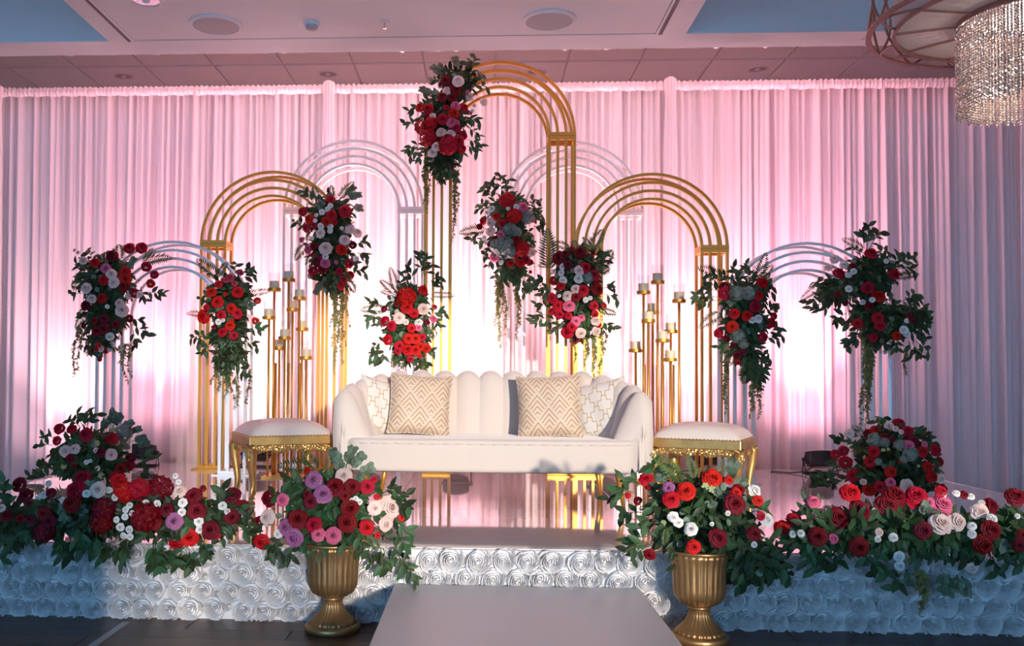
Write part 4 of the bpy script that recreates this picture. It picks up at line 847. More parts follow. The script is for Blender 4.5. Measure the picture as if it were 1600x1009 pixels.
ARR['FRr']=dict(o=(2.575,6.25,1.212),ry=0.19,
 cores=[(-0.024,0.487,0.202,0.18),(-0.227,0.389,0.16,0.117),(0.006,0.215,0.191,0.159),(0.218,0.194,0.127,0.148),(0.027,0.085,0.138,0.085)],
 fl=[('R',-0.068,-0.167,0.616,0.07),('R',-0.25,-0.123,0.493,0.074),('R',0.065,-0.209,0.473,0.067),('R',-0.096,-0.181,0.386,0.075),('R',-0.015,-0.154,0.341,0.078),('R',-0.049,-0.22,0.193,0.066),('R',-0.028,-0.206,0.144,0.067),('R',-0.135,-0.118,0.162,0.06),('R',-0.059,-0.175,0.071,0.054),('R',0.068,-0.22,0.08,0.054),('D',-0.088,-0.191,0.271,0.054),('D',-0.291,-0.197,0.344,0.038),('D',-0.223,-0.142,0.29,0.033),('D',-0.177,-0.147,0.535,0.038),('D',0.165,-0.211,0.181,0.038),('D',0.151,-0.197,0.213,0.032),('W',-0.193,-0.04,0.554,0.05),('W',-0.176,-0.158,0.497,0.039),('W',-0.212,-0.17,0.474,0.039),('W',-0.234,-0.229,0.378,0.041),('B',-0.251,-0.04,0.592,0.055),('B',-0.294,-0.04,0.537,0.05),('W',0.133,-0.161,0.12,0.049),('W',0.162,-0.147,0.095,0.043),('W',0.008,-0.213,0.557,0.032),('W',-0.064,-0.171,0.315,0.035),('W',-0.114,-0.143,0.301,0.035),('W',0.072,-0.04,-0.019,0.033),('W',0.144,-0.188,0.177,0.03)],
 sp=[('L',-0.048,-0.049,0.655,-0.046,-0.073,0.819),('L',-0.062,-0.043,0.656,-0.091,-0.065,0.778),('L',-0.034,-0.053,0.655,0.065,0.017,0.779),('F',-0.076,-0.027,0.658,-0.187,-0.054,0.72),('L',-0.099,-0.083,0.618,-0.118,0.015,0.675),('L',-0.011,-0.1,0.616,0.114,0.01,0.647),('L',0.086,-0.115,0.528,0.172,-0.029,0.636),('L',0.098,-0.11,0.518,0.19,-0.069,0.588),('L',0.189,0,0.553,0.298,0.018,0.615),('L',0.189,0,0.531,0.265,-0.04,0.51),('F',0.178,0,0.487,0.28,-0.05,0.493),('F',-0.36,-0.073,0.393,-0.472,-0.062,0.329),('L',-0.33,-0.107,0.4,-0.37,0.018,0.445),('L',-0.332,-0.084,0.338,-0.434,-0.041,0.293),('L',-0.306,-0.069,0.307,-0.416,-0.066,0.253),('L',-0.284,-0.068,0.296,-0.35,-0.043,0.244),('L',-0.164,0,0.236,-0.276,-0.085,0.166),('L',-0.126,-0.091,0.166,-0.2,-0.025,0.159),('L',-0.099,-0.075,0.113,-0.194,-0.047,0.012),('L',-0.086,-0.069,0.103,-0.169,-0.065,0.038),('L',0.167,-0.07,0.308,0.29,-0.006,0.367),('L',0.179,-0.113,0.272,0.324,-0.001,0.324),('L',0.21,-0.136,0.239,0.286,-0.181,0.246),('L',0.216,-0.142,0.196,0.365,-0.036,0.181),('L',0.209,-0.111,0.102,0.323,-0.067,0.056),('L',0.28,0,0.053,0.375,0.012,-0.027),('L',0.259,0,0.042,0.314,-0.006,-0.061),('L',0.221,-0.038,0.051,0.226,-0.071,-0.062),('L',0.076,-0.13,0.069,0.134,-0.068,-0.025),('E',-0.189,-0.122,0.335,-0.185,-0.191,0.382),('E',-0.277,-0.135,0.398,-0.229,-0.088,0.348),('L',-0.003,-0.124,0.292,0.006,-0.177,0.246),('F',-0.086,-0.124,0.228,-0.076,-0.097,0.101),('F',0.031,-0.14,0.1,0.069,-0.148,0.184),('F',-0.249,-0.141,0.386,-0.189,-0.12,0.335),('E',0.052,-0.094,0.37,0.122,-0.028,0.344),('V',0.206,0,0.009,0.222,0.015,-0.164),('V',-0.057,-0.075,0.081,-0.081,-0.098,-0.518),('V',-0.053,-0.077,0.081,-0.045,-0.062,-0.466),('V',-0.061,-0.071,0.071,-0.095,-0.083,-0.412),('V',-0.048,-0.078,0.07,-0.039,-0.076,-0.326),('V',-0.044,0,-0.111,-0.087,-0.01,-0.512),('V',-0.051,-0.073,0.06,-0.069,-0.085,-0.38),('V',-0.038,-0.079,0.06,-0.028,-0.077,-0.23)])
ARR['GndL']=dict(o=(-2.562,6.05,0.305),ry=0.3,
 cores=[(-0.001,0.193,0.288,0.198),(0.001,0.099,0.324,0.102)],
 fl=[('R',-0.219,-0.04,0.354,0.072),('R',-0.07,-0.184,0.361,0.062),('R',0.052,-0.248,0.331,0.083),('R',0.177,-0.139,0.298,0.079),('R',-0.13,-0.264,0.289,0.055),('D',0.27,-0.04,0.162,0.06),('R',0.259,-0.04,0.113,0.075),('D',0.261,-0.188,0.106,0.062),('D',0.162,-0.282,0.22,0.061),('D',-0.01,-0.339,0.182,0.055),('D',0.013,-0.325,0.131,0.033),('B',-0.039,-0.333,0.225,0.071),('B',0.018,-0.33,0.242,0.06),('B',0.214,-0.223,0.199,0.07),('B',0.176,-0.04,0.263,0.034),('B',0.141,-0.294,0.23,0.033),('W',0.09,-0.32,0.159,0.03),('W',0.115,-0.311,0.164,0.022),('B',0.155,-0.297,0.118,0.028),('B',0.298,-0.04,0.077,0.029),('G',0.217,-0.04,0.333,0.109),('Y',0.151,-0.04,0.347,0.04),('Y',-0.051,-0.323,0.13,0.038),('Y',0.137,-0.272,0.273,0.044),('Y',0.172,-0.281,0.072,0.044),('R',0.228,-0.205,0.054,0.067)],
 sp=[('L',-0.007,-0.091,0.375,0.044,-0.044,0.454),('L',-0.001,-0.091,0.375,-0.023,-0.057,0.463),('L',-0.039,-0.111,0.364,-0.159,-0.011,0.41),('L',-0.038,-0.087,0.374,-0.106,-0.029,0.447),('L',-0.013,-0.091,0.375,-0.023,-0.096,0.433),('E',0.111,0,0.365,0.167,-0.07,0.471),('E',0.129,0,0.359,0.209,-0.045,0.441),('E',0.189,0,0.336,0.257,0.01,0.395),('E',0.232,0,0.313,0.313,0.007,0.349),('E',0.262,0,0.267,0.359,-0.035,0.287),('E',0.281,0,0.232,0.412,-0.098,0.257),('L',-0.262,0,0.285,-0.337,-0.007,0.297),('L',-0.221,-0.123,0.247,-0.349,-0.049,0.235),('F',-0.189,-0.162,0.159,-0.323,-0.031,0.146),('L',-0.169,-0.191,0.099,-0.36,-0.015,0.085),('L',-0.194,-0.149,0.06,-0.394,-0.024,0.033),('L',-0.305,0,0.014,-0.42,-0.042,0.03),('L',-0.275,0,0.02,-0.382,0.009,0.03),('L',0.294,0,0.173,0.433,-0.054,0.156),('L',0.277,0,0.114,0.374,-0.053,0.109),('L',0.296,0,0.032,0.387,0.002,0.045),('E',0.119,-0.122,0.337,0.111,-0.076,0.41),('F',0.012,-0.222,0.223,-0.025,-0.221,0.29),('L',-0.071,-0.216,0.165,-0.145,-0.155,0.124),('L',0.013,-0.223,0.166,0.047,-0.27,0.092),('L',0.16,-0.185,0.176,0.17,-0.15,0.116),('E',0.078,-0.214,0.223,0.068,-0.166,0.293),('E',0.237,-0.116,0.217,0.251,-0.048,0.235),('L',0.204,-0.149,0.139,0.249,-0.145,0.162),('E',0.108,-0.2,0.142,0.071,-0.181,0.112),('L',-0.111,-0.205,0.163,-0.198,-0.118,0.166),('L',0.127,-0.166,0.294,0.114,-0.11,0.365)])
ARR['GndR']=dict(o=(2.466,5.75,0.305),ry=0.3,
 cores=[(0,0.279,0.28,0.168),(0,0.136,0.335,0.112)],
 fl=[('R',0.032,-0.074,0.445,0.073),('R',0.011,-0.228,0.41,0.068),('R',-0.108,-0.087,0.406,0.064),('D',-0.139,-0.04,0.389,0.047),('D',-0.128,-0.232,0.378,0.04),('D',0.014,-0.303,0.36,0.056),('R',-0.191,-0.247,0.291,0.062),('R',-0.202,-0.219,0.231,0.062),('D',-0.187,-0.189,0.198,0.04),('R',-0.329,-0.04,0.26,0.056),('R',-0.285,-0.04,0.279,0.056),('R',-0.271,-0.04,0.21,0.073),('R',0.047,-0.333,0.3,0.061),('R',0.148,-0.278,0.305,0.065),('R',0.28,-0.04,0.216,0.061),('R',0.092,-0.299,0.217,0.056),('R',0.107,-0.319,0.157,0.064),('R',-0.277,-0.16,0.144,0.069),('R',-0.111,-0.294,0.181,0.064),('R',-0.197,-0.191,0.065,0.074),('R',-0.168,-0.271,0.091,0.062),('R',0.292,-0.04,0.053,0.082),('R',-0.078,-0.318,0.238,0.017),('R',-0.319,-0.04,0.136,0.018),('P',-0.027,-0.324,0.331,0.061),('P',-0.126,-0.316,0.124,0.05),('P',0.07,-0.308,0.342,0.033),('D',-0.096,-0.275,0.365,0.034),('B',-0.035,-0.326,0.105,0.072),('B',-0.052,-0.126,0.434,0.052),('B',-0.04,-0.185,0.423,0.034),('B',0.166,-0.297,0.144,0.05),('B',-0.248,-0.04,0.382,0.053),('B',-0.189,-0.04,0.383,0.029),('B',-0.246,-0.233,0.113,0.034),('B',-0.028,-0.232,0.407,0.028),('G',-0.168,-0.218,0.355,0.079),('G',-0.135,-0.268,0.348,0.051),('G',-0.072,-0.312,0.335,0.061),('G',-0.018,-0.339,0.289,0.078),('G',-0.057,-0.331,0.256,0.044),('G',-0.17,-0.26,0.232,0.039),('Y',-0.176,-0.172,0.36,0.023),('Y',-0.186,-0.149,0.347,0.02),('Y',-0.138,-0.254,0.358,0.034),('Y',-0.118,-0.265,0.361,0.022),('Y',-0.153,-0.284,0.302,0.025),('Y',-0.132,-0.297,0.309,0.022),('Y',-0.008,-0.34,0.284,0.033),('Y',-0.045,-0.332,0.251,0.028),('Y',0.028,-0.318,0.218,0.022),('Y',-0.218,-0.193,0.253,0.028)],
 sp=[('L',-0.081,-0.121,0.411,-0.053,-0.043,0.484),('L',-0.089,-0.094,0.421,-0.097,-0.034,0.46),('F',-0.162,0,0.386,-0.245,-0.04,0.399),('F',-0.17,-0.035,0.388,-0.23,-0.06,0.423),('L',-0.252,0,0.328,-0.347,-0.082,0.344),('F',-0.287,0,0.19,-0.376,-0.03,0.203),('F',-0.287,0,0.167,-0.358,-0.003,0.155),('L',-0.315,0,0.092,-0.477,-0.092,0.1),('L',-0.327,0,0.075,-0.476,-0.072,0.073),('L',-0.315,0,0.098,-0.386,-0.002,0.126),('L',-0.287,0,0.075,-0.351,-0.005,0.058),('L',0.073,-0.162,0.387,0.174,-0.103,0.384),('L',0.068,-0.15,0.397,0.101,-0.195,0.406),('L',0.102,-0.193,0.339,0.21,-0.113,0.335),('L',0.141,-0.186,0.096,0.286,0.017,0.03),('L',0.125,-0.197,0.103,0.254,0.02,0.03),('L',-0.256,-0.123,0.168,-0.229,-0.125,0.18),('L',-0.229,-0.151,0.166,-0.227,-0.226,0.146),('L',-0.164,-0.179,0.175,-0.126,-0.166,0.14),('L',-0.052,-0.221,0.147,-0.038,-0.25,0.156),('L',0.028,-0.21,0.174,0.071,-0.198,0.146),('E',0.065,-0.2,0.212,0.119,-0.142,0.174),('L',-0.244,-0.08,0.283,-0.231,-0.103,0.313),('L',-0.239,-0.08,0.305,-0.257,-0.084,0.334),('L',-0.228,-0.122,0.269,-0.216,-0.175,0.296),('F',-0.105,-0.193,0.221,-0.058,-0.161,0.241),('L',0.021,-0.202,0.207,0.05,-0.234,0.194),('E',0.055,-0.222,0.138,0.112,-0.178,0.089),('L',-0.082,-0.19,0.204,-0.06,-0.216,0.224),('L',-0.189,-0.186,0.136,-0.182,-0.222,0.102),('L',-0.289,-0.107,0.121,-0.299,-0.045,0.092),('L',0.005,-0.192,0.366,0.013,-0.224,0.396),('L',0.006,-0.178,0.382,0.031,-0.161,0.431),('L',0.155,-0.18,0.178,0.189,-0.19,0.174)])
ARR['UrnL']=dict(o=(-0.6,3.74,0.293),ry=0.2,
 cores=[(-0.009,0.227,0.229,0.127),(-0.008,0.126,0.254,0.11),(0.018,0.059,0.152,0.059)],
 fl=[('D',0.045,-0.2,0.297,0.068),('D',0.113,-0.171,0.294,0.056),('R',0.164,-0.122,0.289,0.055),('D',-0.04,-0.237,0.243,0.051),('D',0.111,-0.21,0.217,0.067),('D',0.094,-0.211,0.162,0.071),('R',-0.03,-0.233,0.154,0.059),('D',-0.095,-0.207,0.173,0.071),('R',-0.275,-0.04,0.049,0.062),('R',0.17,-0.18,0.14,0.056),('R',0.181,-0.04,0.309,0.025),('R',0.2,-0.113,0.248,0.024),('R',0.207,-0.136,0.102,0.023),('R',0.292,-0.04,0.157,0.027),('R',-0.092,-0.04,0.343,0.029),('D',-0.252,-0.04,0.225,0.062),('D',-0.289,-0.04,0.132,0.042),('D',-0.057,-0.225,0.267,0.032),('D',0.089,-0.211,0.263,0.04),('M',-0.042,-0.174,0.319,0.064),('M',0.007,-0.226,0.272,0.067),('M',-0.143,-0.207,0.14,0.06),('M',-0.111,-0.216,0.099,0.067),('P',-0.009,-0.24,0.12,0.051),('P',0.046,-0.235,0.116,0.059),('B',0.068,-0.126,0.332,0.061),('B',0.253,-0.04,0.198,0.091),('B',0.237,-0.084,0.136,0.053),('B',0.195,-0.122,0.205,0.053),('B',-0.247,-0.075,0.156,0.062),('P',-0.161,-0.188,0.241,0.048),('W',0.142,-0.189,0.237,0.024),('W',0.127,-0.196,0.25,0.02),('W',-0.176,-0.186,0.109,0.032),('W',0.113,-0.206,0.247,0.016)],
 sp=[('F',-0.095,0,0.344,-0.174,-0.091,0.376),('F',-0.064,-0.031,0.347,-0.095,-0.093,0.414),('E',0.082,-0.052,0.334,0.137,-0.031,0.407),('E',0.058,0,0.345,0.092,-0.011,0.431),('E',0.029,-0.032,0.348,0.005,0.005,0.42),('E',0.051,-0.067,0.335,0.036,-0.084,0.398),('E',0.124,-0.055,0.318,0.177,-0.048,0.36),('L',-0.098,-0.117,0.29,-0.167,-0.103,0.308),('L',-0.087,-0.129,0.275,-0.141,-0.107,0.288),('L',-0.147,-0.119,0.24,-0.221,-0.081,0.247),('L',0.214,-0.027,0.241,0.315,0.013,0.238),('L',0.213,-0.019,0.249,0.275,-0.055,0.283),('L',0.236,0,0.205,0.332,-0.093,0.202),('L',0.254,0,0.121,0.339,-0.016,0.084),('L',0.262,0,0.096,0.328,-0.082,0.025),('L',0.254,0,0.054,0.308,-0.024,-0.069),('L',0.288,0,-0.003,0.357,-0.039,-0.106),('L',0.212,0,0.029,0.242,0.009,-0.069),('L',0.204,0,0.029,0.216,-0.033,-0.048),('L',0.158,-0.042,0.044,0.174,-0.025,-0.038),('L',0.04,-0.143,0.044,0.03,-0.068,-0.073),('L',0.064,-0.137,0.043,0.058,-0.034,-0.084),('L',0,-0.143,0.043,-0.008,-0.069,-0.057),('L',-0.016,-0.146,0.06,-0.039,-0.01,-0.024),('L',-0.144,0,0.032,-0.169,-0.038,-0.041),('L',-0.165,-0.101,0.082,-0.235,-0.084,0.008),('L',-0.161,-0.08,0.062,-0.212,-0.072,-0.01),('L',-0.22,-0.083,0.128,-0.293,-0.055,0.11),('L',0.171,-0.083,0.174,0.21,-0.064,0.155),('L',0.096,-0.137,0.132,0.118,-0.181,0.108),('L',0.015,-0.147,0.246,0.004,-0.132,0.203),('L',-0.084,-0.142,0.228,-0.078,-0.132,0.194),('E',0.113,-0.095,0.298,0.137,-0.09,0.322),('L',0.169,-0.077,0.272,0.204,-0.02,0.274),('L',0.064,-0.142,0.109,0.088,-0.193,0.07),('L',0.127,-0.124,0.107,0.144,-0.13,0.035),('L',-0.094,-0.126,0.079,-0.121,-0.029,0.012),('L',0.228,0,0.213,0.285,-0.071,0.24),('L',0.204,-0.081,0.117,0.229,0.005,0.061),('L',0.245,0,0.146,0.299,-0.042,0.129),('F',0.173,-0.096,0.095,0.202,-0.061,0.023),('F',0.103,-0.13,0.099,0.104,-0.071,0.024)])
ARR['UrnR']=dict(o=(0.926,3.7,0.231),ry=0.2,
 cores=[(-0.067,0.295,0.257,0.132),(-0.052,0.185,0.288,0.117),(0.119,0.093,0.147,0.093)],
 fl=[('R',-0.048,-0.145,0.407,0.07),('R',-0.161,-0.196,0.363,0.067),('R',-0.214,-0.195,0.331,0.061),('R',-0.28,-0.04,0.39,0.052),('D',-0.267,-0.04,0.365,0.036),('R',-0.138,-0.226,0.161,0.049),('D',-0.267,-0.04,0.094,0.044),('R',0.023,-0.199,0.36,0.038),('R',0.111,-0.175,0.328,0.038),('D',0.039,-0.183,0.37,0.042),('D',0.012,-0.226,0.323,0.072),('D',-0.051,-0.239,0.198,0.064),('D',0.086,-0.21,0.21,0.049),('R',0.011,-0.148,0.399,0.031),('R',0.126,-0.163,0.267,0.031),('D',-0.313,-0.04,0.305,0.032),('R',-0.349,-0.04,0.324,0.024),('M',-0.217,-0.159,0.367,0.046),('W',0.109,-0.145,0.362,0.047),('W',0.162,-0.117,0.249,0.051),('W',-0.207,-0.201,0.264,0.038),('W',-0.147,-0.215,0.226,0.046),('W',-0.188,-0.2,0.246,0.034),('Y',-0.237,-0.165,0.239,0.023),('Y',-0.088,-0.192,0.38,0.031),('Y',-0.067,-0.204,0.371,0.03),('W',0.084,-0.214,0.17,0.021),('W',-0.072,-0.225,0.245,0.015),('W',-0.016,-0.236,0.287,0.019)],
 sp=[('F',-0.167,-0.063,0.403,-0.25,-0.096,0.491),('F',-0.164,-0.087,0.391,-0.211,-0.013,0.469),('F',-0.108,-0.079,0.406,-0.127,-0.094,0.48),('F',-0.016,-0.076,0.406,0.006,-0.082,0.469),('L',-0.342,0,0.323,-0.426,0.014,0.293),('L',-0.303,0,0.356,-0.369,-0.018,0.381),('L',-0.326,0,0.331,-0.408,-0.073,0.339),('L',-0.232,0,0.388,-0.279,-0.086,0.451),('L',-0.297,-0.056,0.261,-0.375,0.017,0.233),('L',-0.286,-0.085,0.172,-0.365,-0.02,0.136),('L',-0.27,-0.08,0.141,-0.335,-0.002,0.066),('L',-0.284,-0.074,0.147,-0.367,-0.083,0.113),('L',-0.141,-0.122,0.127,-0.12,-0.025,0.008),('L',-0.164,-0.122,0.135,-0.166,-0.057,0.057),('L',-0.105,-0.129,0.129,-0.084,-0.072,0.053),('L',-0.074,-0.125,0.121,-0.047,-0.06,0.028),('E',0.022,-0.077,0.399,0.066,-0.026,0.457),('E',0.034,-0.118,0.358,0.082,-0.108,0.388),('L',0.104,-0.109,0.274,0.175,-0.088,0.279),('L',0.17,-0.137,0.112,0.266,-0.084,0.012),('L',0.139,-0.142,0.12,0.251,0,0.029),('L',0.092,-0.147,0.09,0.174,-0.022,-0.03),('L',0.059,-0.135,0.08,0.118,-0.003,-0.032),('L',0.122,-0.148,0.106,0.205,-0.048,0.015),('L',0.014,-0.104,0.088,0.057,0.002,-0.022),('L',-0.008,-0.073,0.082,0.001,-0.038,-0.007),('L',0.039,-0.123,0.077,0.088,-0.029,-0.031),('L',0.132,-0.115,0.176,0.215,-0.066,0.161),('E',-0.225,-0.086,0.366,-0.218,-0.011,0.413),('E',-0.041,-0.146,0.323,-0.013,-0.153,0.362),('E',0.02,-0.141,0.292,0.051,-0.192,0.322),('L',-0.101,-0.144,0.329,-0.102,-0.215,0.301),('L',-0.245,-0.108,0.307,-0.274,-0.146,0.282),('L',-0.264,-0.086,0.227,-0.324,-0.123,0.209),('L',-0.214,-0.109,0.231,-0.226,-0.089,0.181),('L',-0.072,-0.149,0.277,-0.044,-0.156,0.256),('L',-0.009,-0.138,0.254,0.026,-0.118,0.221),('L',0.034,-0.143,0.179,0.047,-0.205,0.146),('L',0.084,-0.125,0.139,0.103,-0.163,0.094),('L',0.146,-0.12,0.147,0.2,-0.091,0.112),('F',-0.23,-0.112,0.323,-0.271,-0.085,0.343),('F',-0.258,-0.1,0.291,-0.316,-0.076,0.279),('F',-0.217,-0.121,0.202,-0.22,-0.135,0.151),('L',-0.012,-0.148,0.195,-0.012,-0.204,0.159),('L',-0.13,-0.14,0.26,-0.135,-0.197,0.298),('E',-0.072,-0.15,0.292,-0.069,-0.2,0.314)])
ARR['GarL']=dict(o=(-1.494,3.8,0.305),ry=0.13,
 cores=[(-0.468,0.09,0.137,0.089),(-0.283,0.113,0.157,0.089),(-0.086,0.135,0.163,0.129),(0.104,0.138,0.162,0.128),(0.293,0.127,0.161,0.107),(0.44,0.129,0.1,0.087)],
 fl=[('D',-0.414,-0.04,0.252,0.058),('D',-0.382,-0.04,0.21,0.058),('D',-0.333,-0.101,0.186,0.032),('D',-0.276,-0.04,0.218,0.042),('R',-0.149,-0.04,0.282,0.068),('R',-0.15,-0.098,0.239,0.077),('D',-0.143,-0.148,0.191,0.069),('R',0.006,-0.04,0.277,0.058),('H',0.057,-0.109,0.24,0.083),('H',0.115,-0.108,0.247,0.083),('J',0.184,-0.04,0.25,0.097),('J',-0.011,-0.149,0.171,0.088),('J',-0.014,-0.155,0.114,0.082),('J',0.163,-0.161,0.149,0.113),('D',0.196,-0.145,0.122,0.063),('D',0.25,-0.152,0.175,0.05),('D',0.335,-0.084,0.221,0.064),('D',0.362,-0.04,0.245,0.026),('D',0.483,-0.04,0.224,0.065),('D',0.53,-0.04,0.172,0.055),('D',0.37,-0.142,0.168,0.069),('D',0.427,-0.159,0.096,0.069),('R',0.336,-0.133,0.059,0.07),('R',0.25,-0.04,0.015,0.058),('R',0.446,-0.132,0.07,0.032),('D',-0.412,-0.133,0.137,0.047),('D',-0.344,-0.157,0.129,0.035),('D',-0.299,-0.167,0.128,0.034),('J',-0.248,-0.157,0.079,0.082),('D',-0.227,-0.161,0.119,0.05),('D',0.509,-0.13,0.143,0.057),('D',-0.25,-0.155,0.149,0.05),('B',-0.05,-0.102,0.244,0.061),('W',0.027,-0.123,0.216,0.032),('W',-0.287,-0.04,0.257,0.029),('B',-0.449,-0.104,0.165,0.032),('W',-0.02,-0.065,0.237,0.026),('B',0.264,-0.04,0.234,0.052),('W',0.164,-0.145,0.197,0.028),('W',0.203,-0.127,0.19,0.028),('W',0.102,-0.159,0.189,0.024),('W',0.088,-0.165,0.172,0.026),('W',0.12,-0.168,0.159,0.026),('W',0.087,-0.169,0.143,0.026),('W',0.05,-0.163,0.132,0.025),('W',0.066,-0.16,0.1,0.031),('W',0.102,-0.161,0.092,0.028),('W',0.072,-0.141,0.062,0.026),('W',0.099,-0.143,0.06,0.026),('W',0.308,-0.136,0.199,0.035),('W',0.314,-0.16,0.165,0.03),('W',0.379,-0.15,0.128,0.035),('W',0.383,-0.139,0.092,0.03),('W',0.469,-0.127,0.188,0.032),('W',0.492,-0.135,0.166,0.025),('W',0.417,-0.04,0.217,0.032),('W',0.247,-0.04,0.296,0.023),('W',0.26,-0.04,0.27,0.023),('W',-0.307,-0.04,0.211,0.029),('W',-0.195,-0.112,0.199,0.025),('W',-0.33,-0.04,0.197,0.026),('W',-0.087,-0.127,0.231,0.032),('M',0.286,-0.17,0.13,0.066)],
 sp=[('L',-0.337,-0.084,0.079,-0.391,-0.08,0.022),('L',-0.324,-0.083,0.073,-0.345,-0.105,0.014),('L',-0.385,-0.068,0.056,-0.398,-0.13,-0.011),('L',-0.447,-0.077,0.037,-0.422,-0.134,-0.055),('L',-0.211,-0.051,0.049,-0.173,-0.131,-0.029),('L',-0.207,0,0.028,-0.137,-0.139,-0.031),('L',-0.221,-0.043,0.041,-0.192,-0.125,-0.018),('L',-0.136,-0.069,0.054,-0.103,-0.112,-0.006),('L',-0.093,-0.076,0.055,-0.059,-0.121,-0.007),('L',-0.066,-0.076,0.056,-0.027,-0.135,-0.004),('L',-0.036,0,0.004,-0.01,-0.128,-0.037),('L',-0.016,0,-0.003,0.062,-0.111,-0.049),('L',-0.003,0,0.004,0.086,-0.132,-0.015),('L',0.153,0,0.013,0.21,-0.131,-0.077),('L',0.146,0,0.007,0.185,-0.124,-0.054),('L',0.166,0,0,0.225,-0.125,-0.072),('L',0.214,0,-0.006,0.268,-0.121,-0.05),('L',0.261,0,-0.018,0.304,-0.111,-0.067),('L',0.295,0,-0.024,0.354,-0.133,-0.062),('L',0.354,0,0.023,0.415,-0.113,-0.027),('L',0.477,-0.058,0.067,0.427,-0.02,0.018),('L',0.514,-0.025,0.075,0.58,-0.022,0.053),('L',0.512,-0.066,0.114,0.579,-0.048,0.132),('L',0.51,-0.058,0.094,0.553,-0.02,0.095),('L',0.46,-0.072,0.186,0.46,-0.099,0.253),('L',-0.272,-0.069,0.175,-0.309,-0.157,0.161),('L',-0.248,-0.077,0.164,-0.306,-0.094,0.139),('E',-0.171,-0.083,0.133,-0.194,-0.107,0.162),('E',-0.164,-0.083,0.107,-0.161,-0.164,0.133),('E',-0.133,-0.093,0.129,-0.107,-0.11,0.164),('L',-0.156,0,0.254,-0.087,-0.02,0.274),('E',-0.128,-0.062,0.229,-0.094,-0.065,0.256),('L',-0.188,-0.074,0.093,-0.219,-0.12,0.074),('L',-0.129,-0.085,0.082,-0.118,-0.138,0.04),('L',0.15,-0.087,0.093,0.159,-0.146,0.058),('L',0.197,-0.071,0.091,0.19,-0.051,0.042),('L',0.372,-0.084,0.115,0.407,-0.113,0.146),('L',0.421,-0.095,0.117,0.453,-0.089,0.091),('L',0.202,-0.067,0.078,0.239,-0.135,0.045),('L',-0.435,-0.065,0.153,-0.46,-0.071,0.219),('L',-0.48,-0.031,0.174,-0.442,-0.094,0.268),('L',-0.35,-0.086,0.131,-0.377,-0.1,0.159),('L',0.487,-0.075,0.167,0.557,-0.093,0.151),('L',0.31,-0.097,0.129,0.338,-0.141,0.098),('E',-0.026,-0.082,0.187,0.003,-0.105,0.197)])
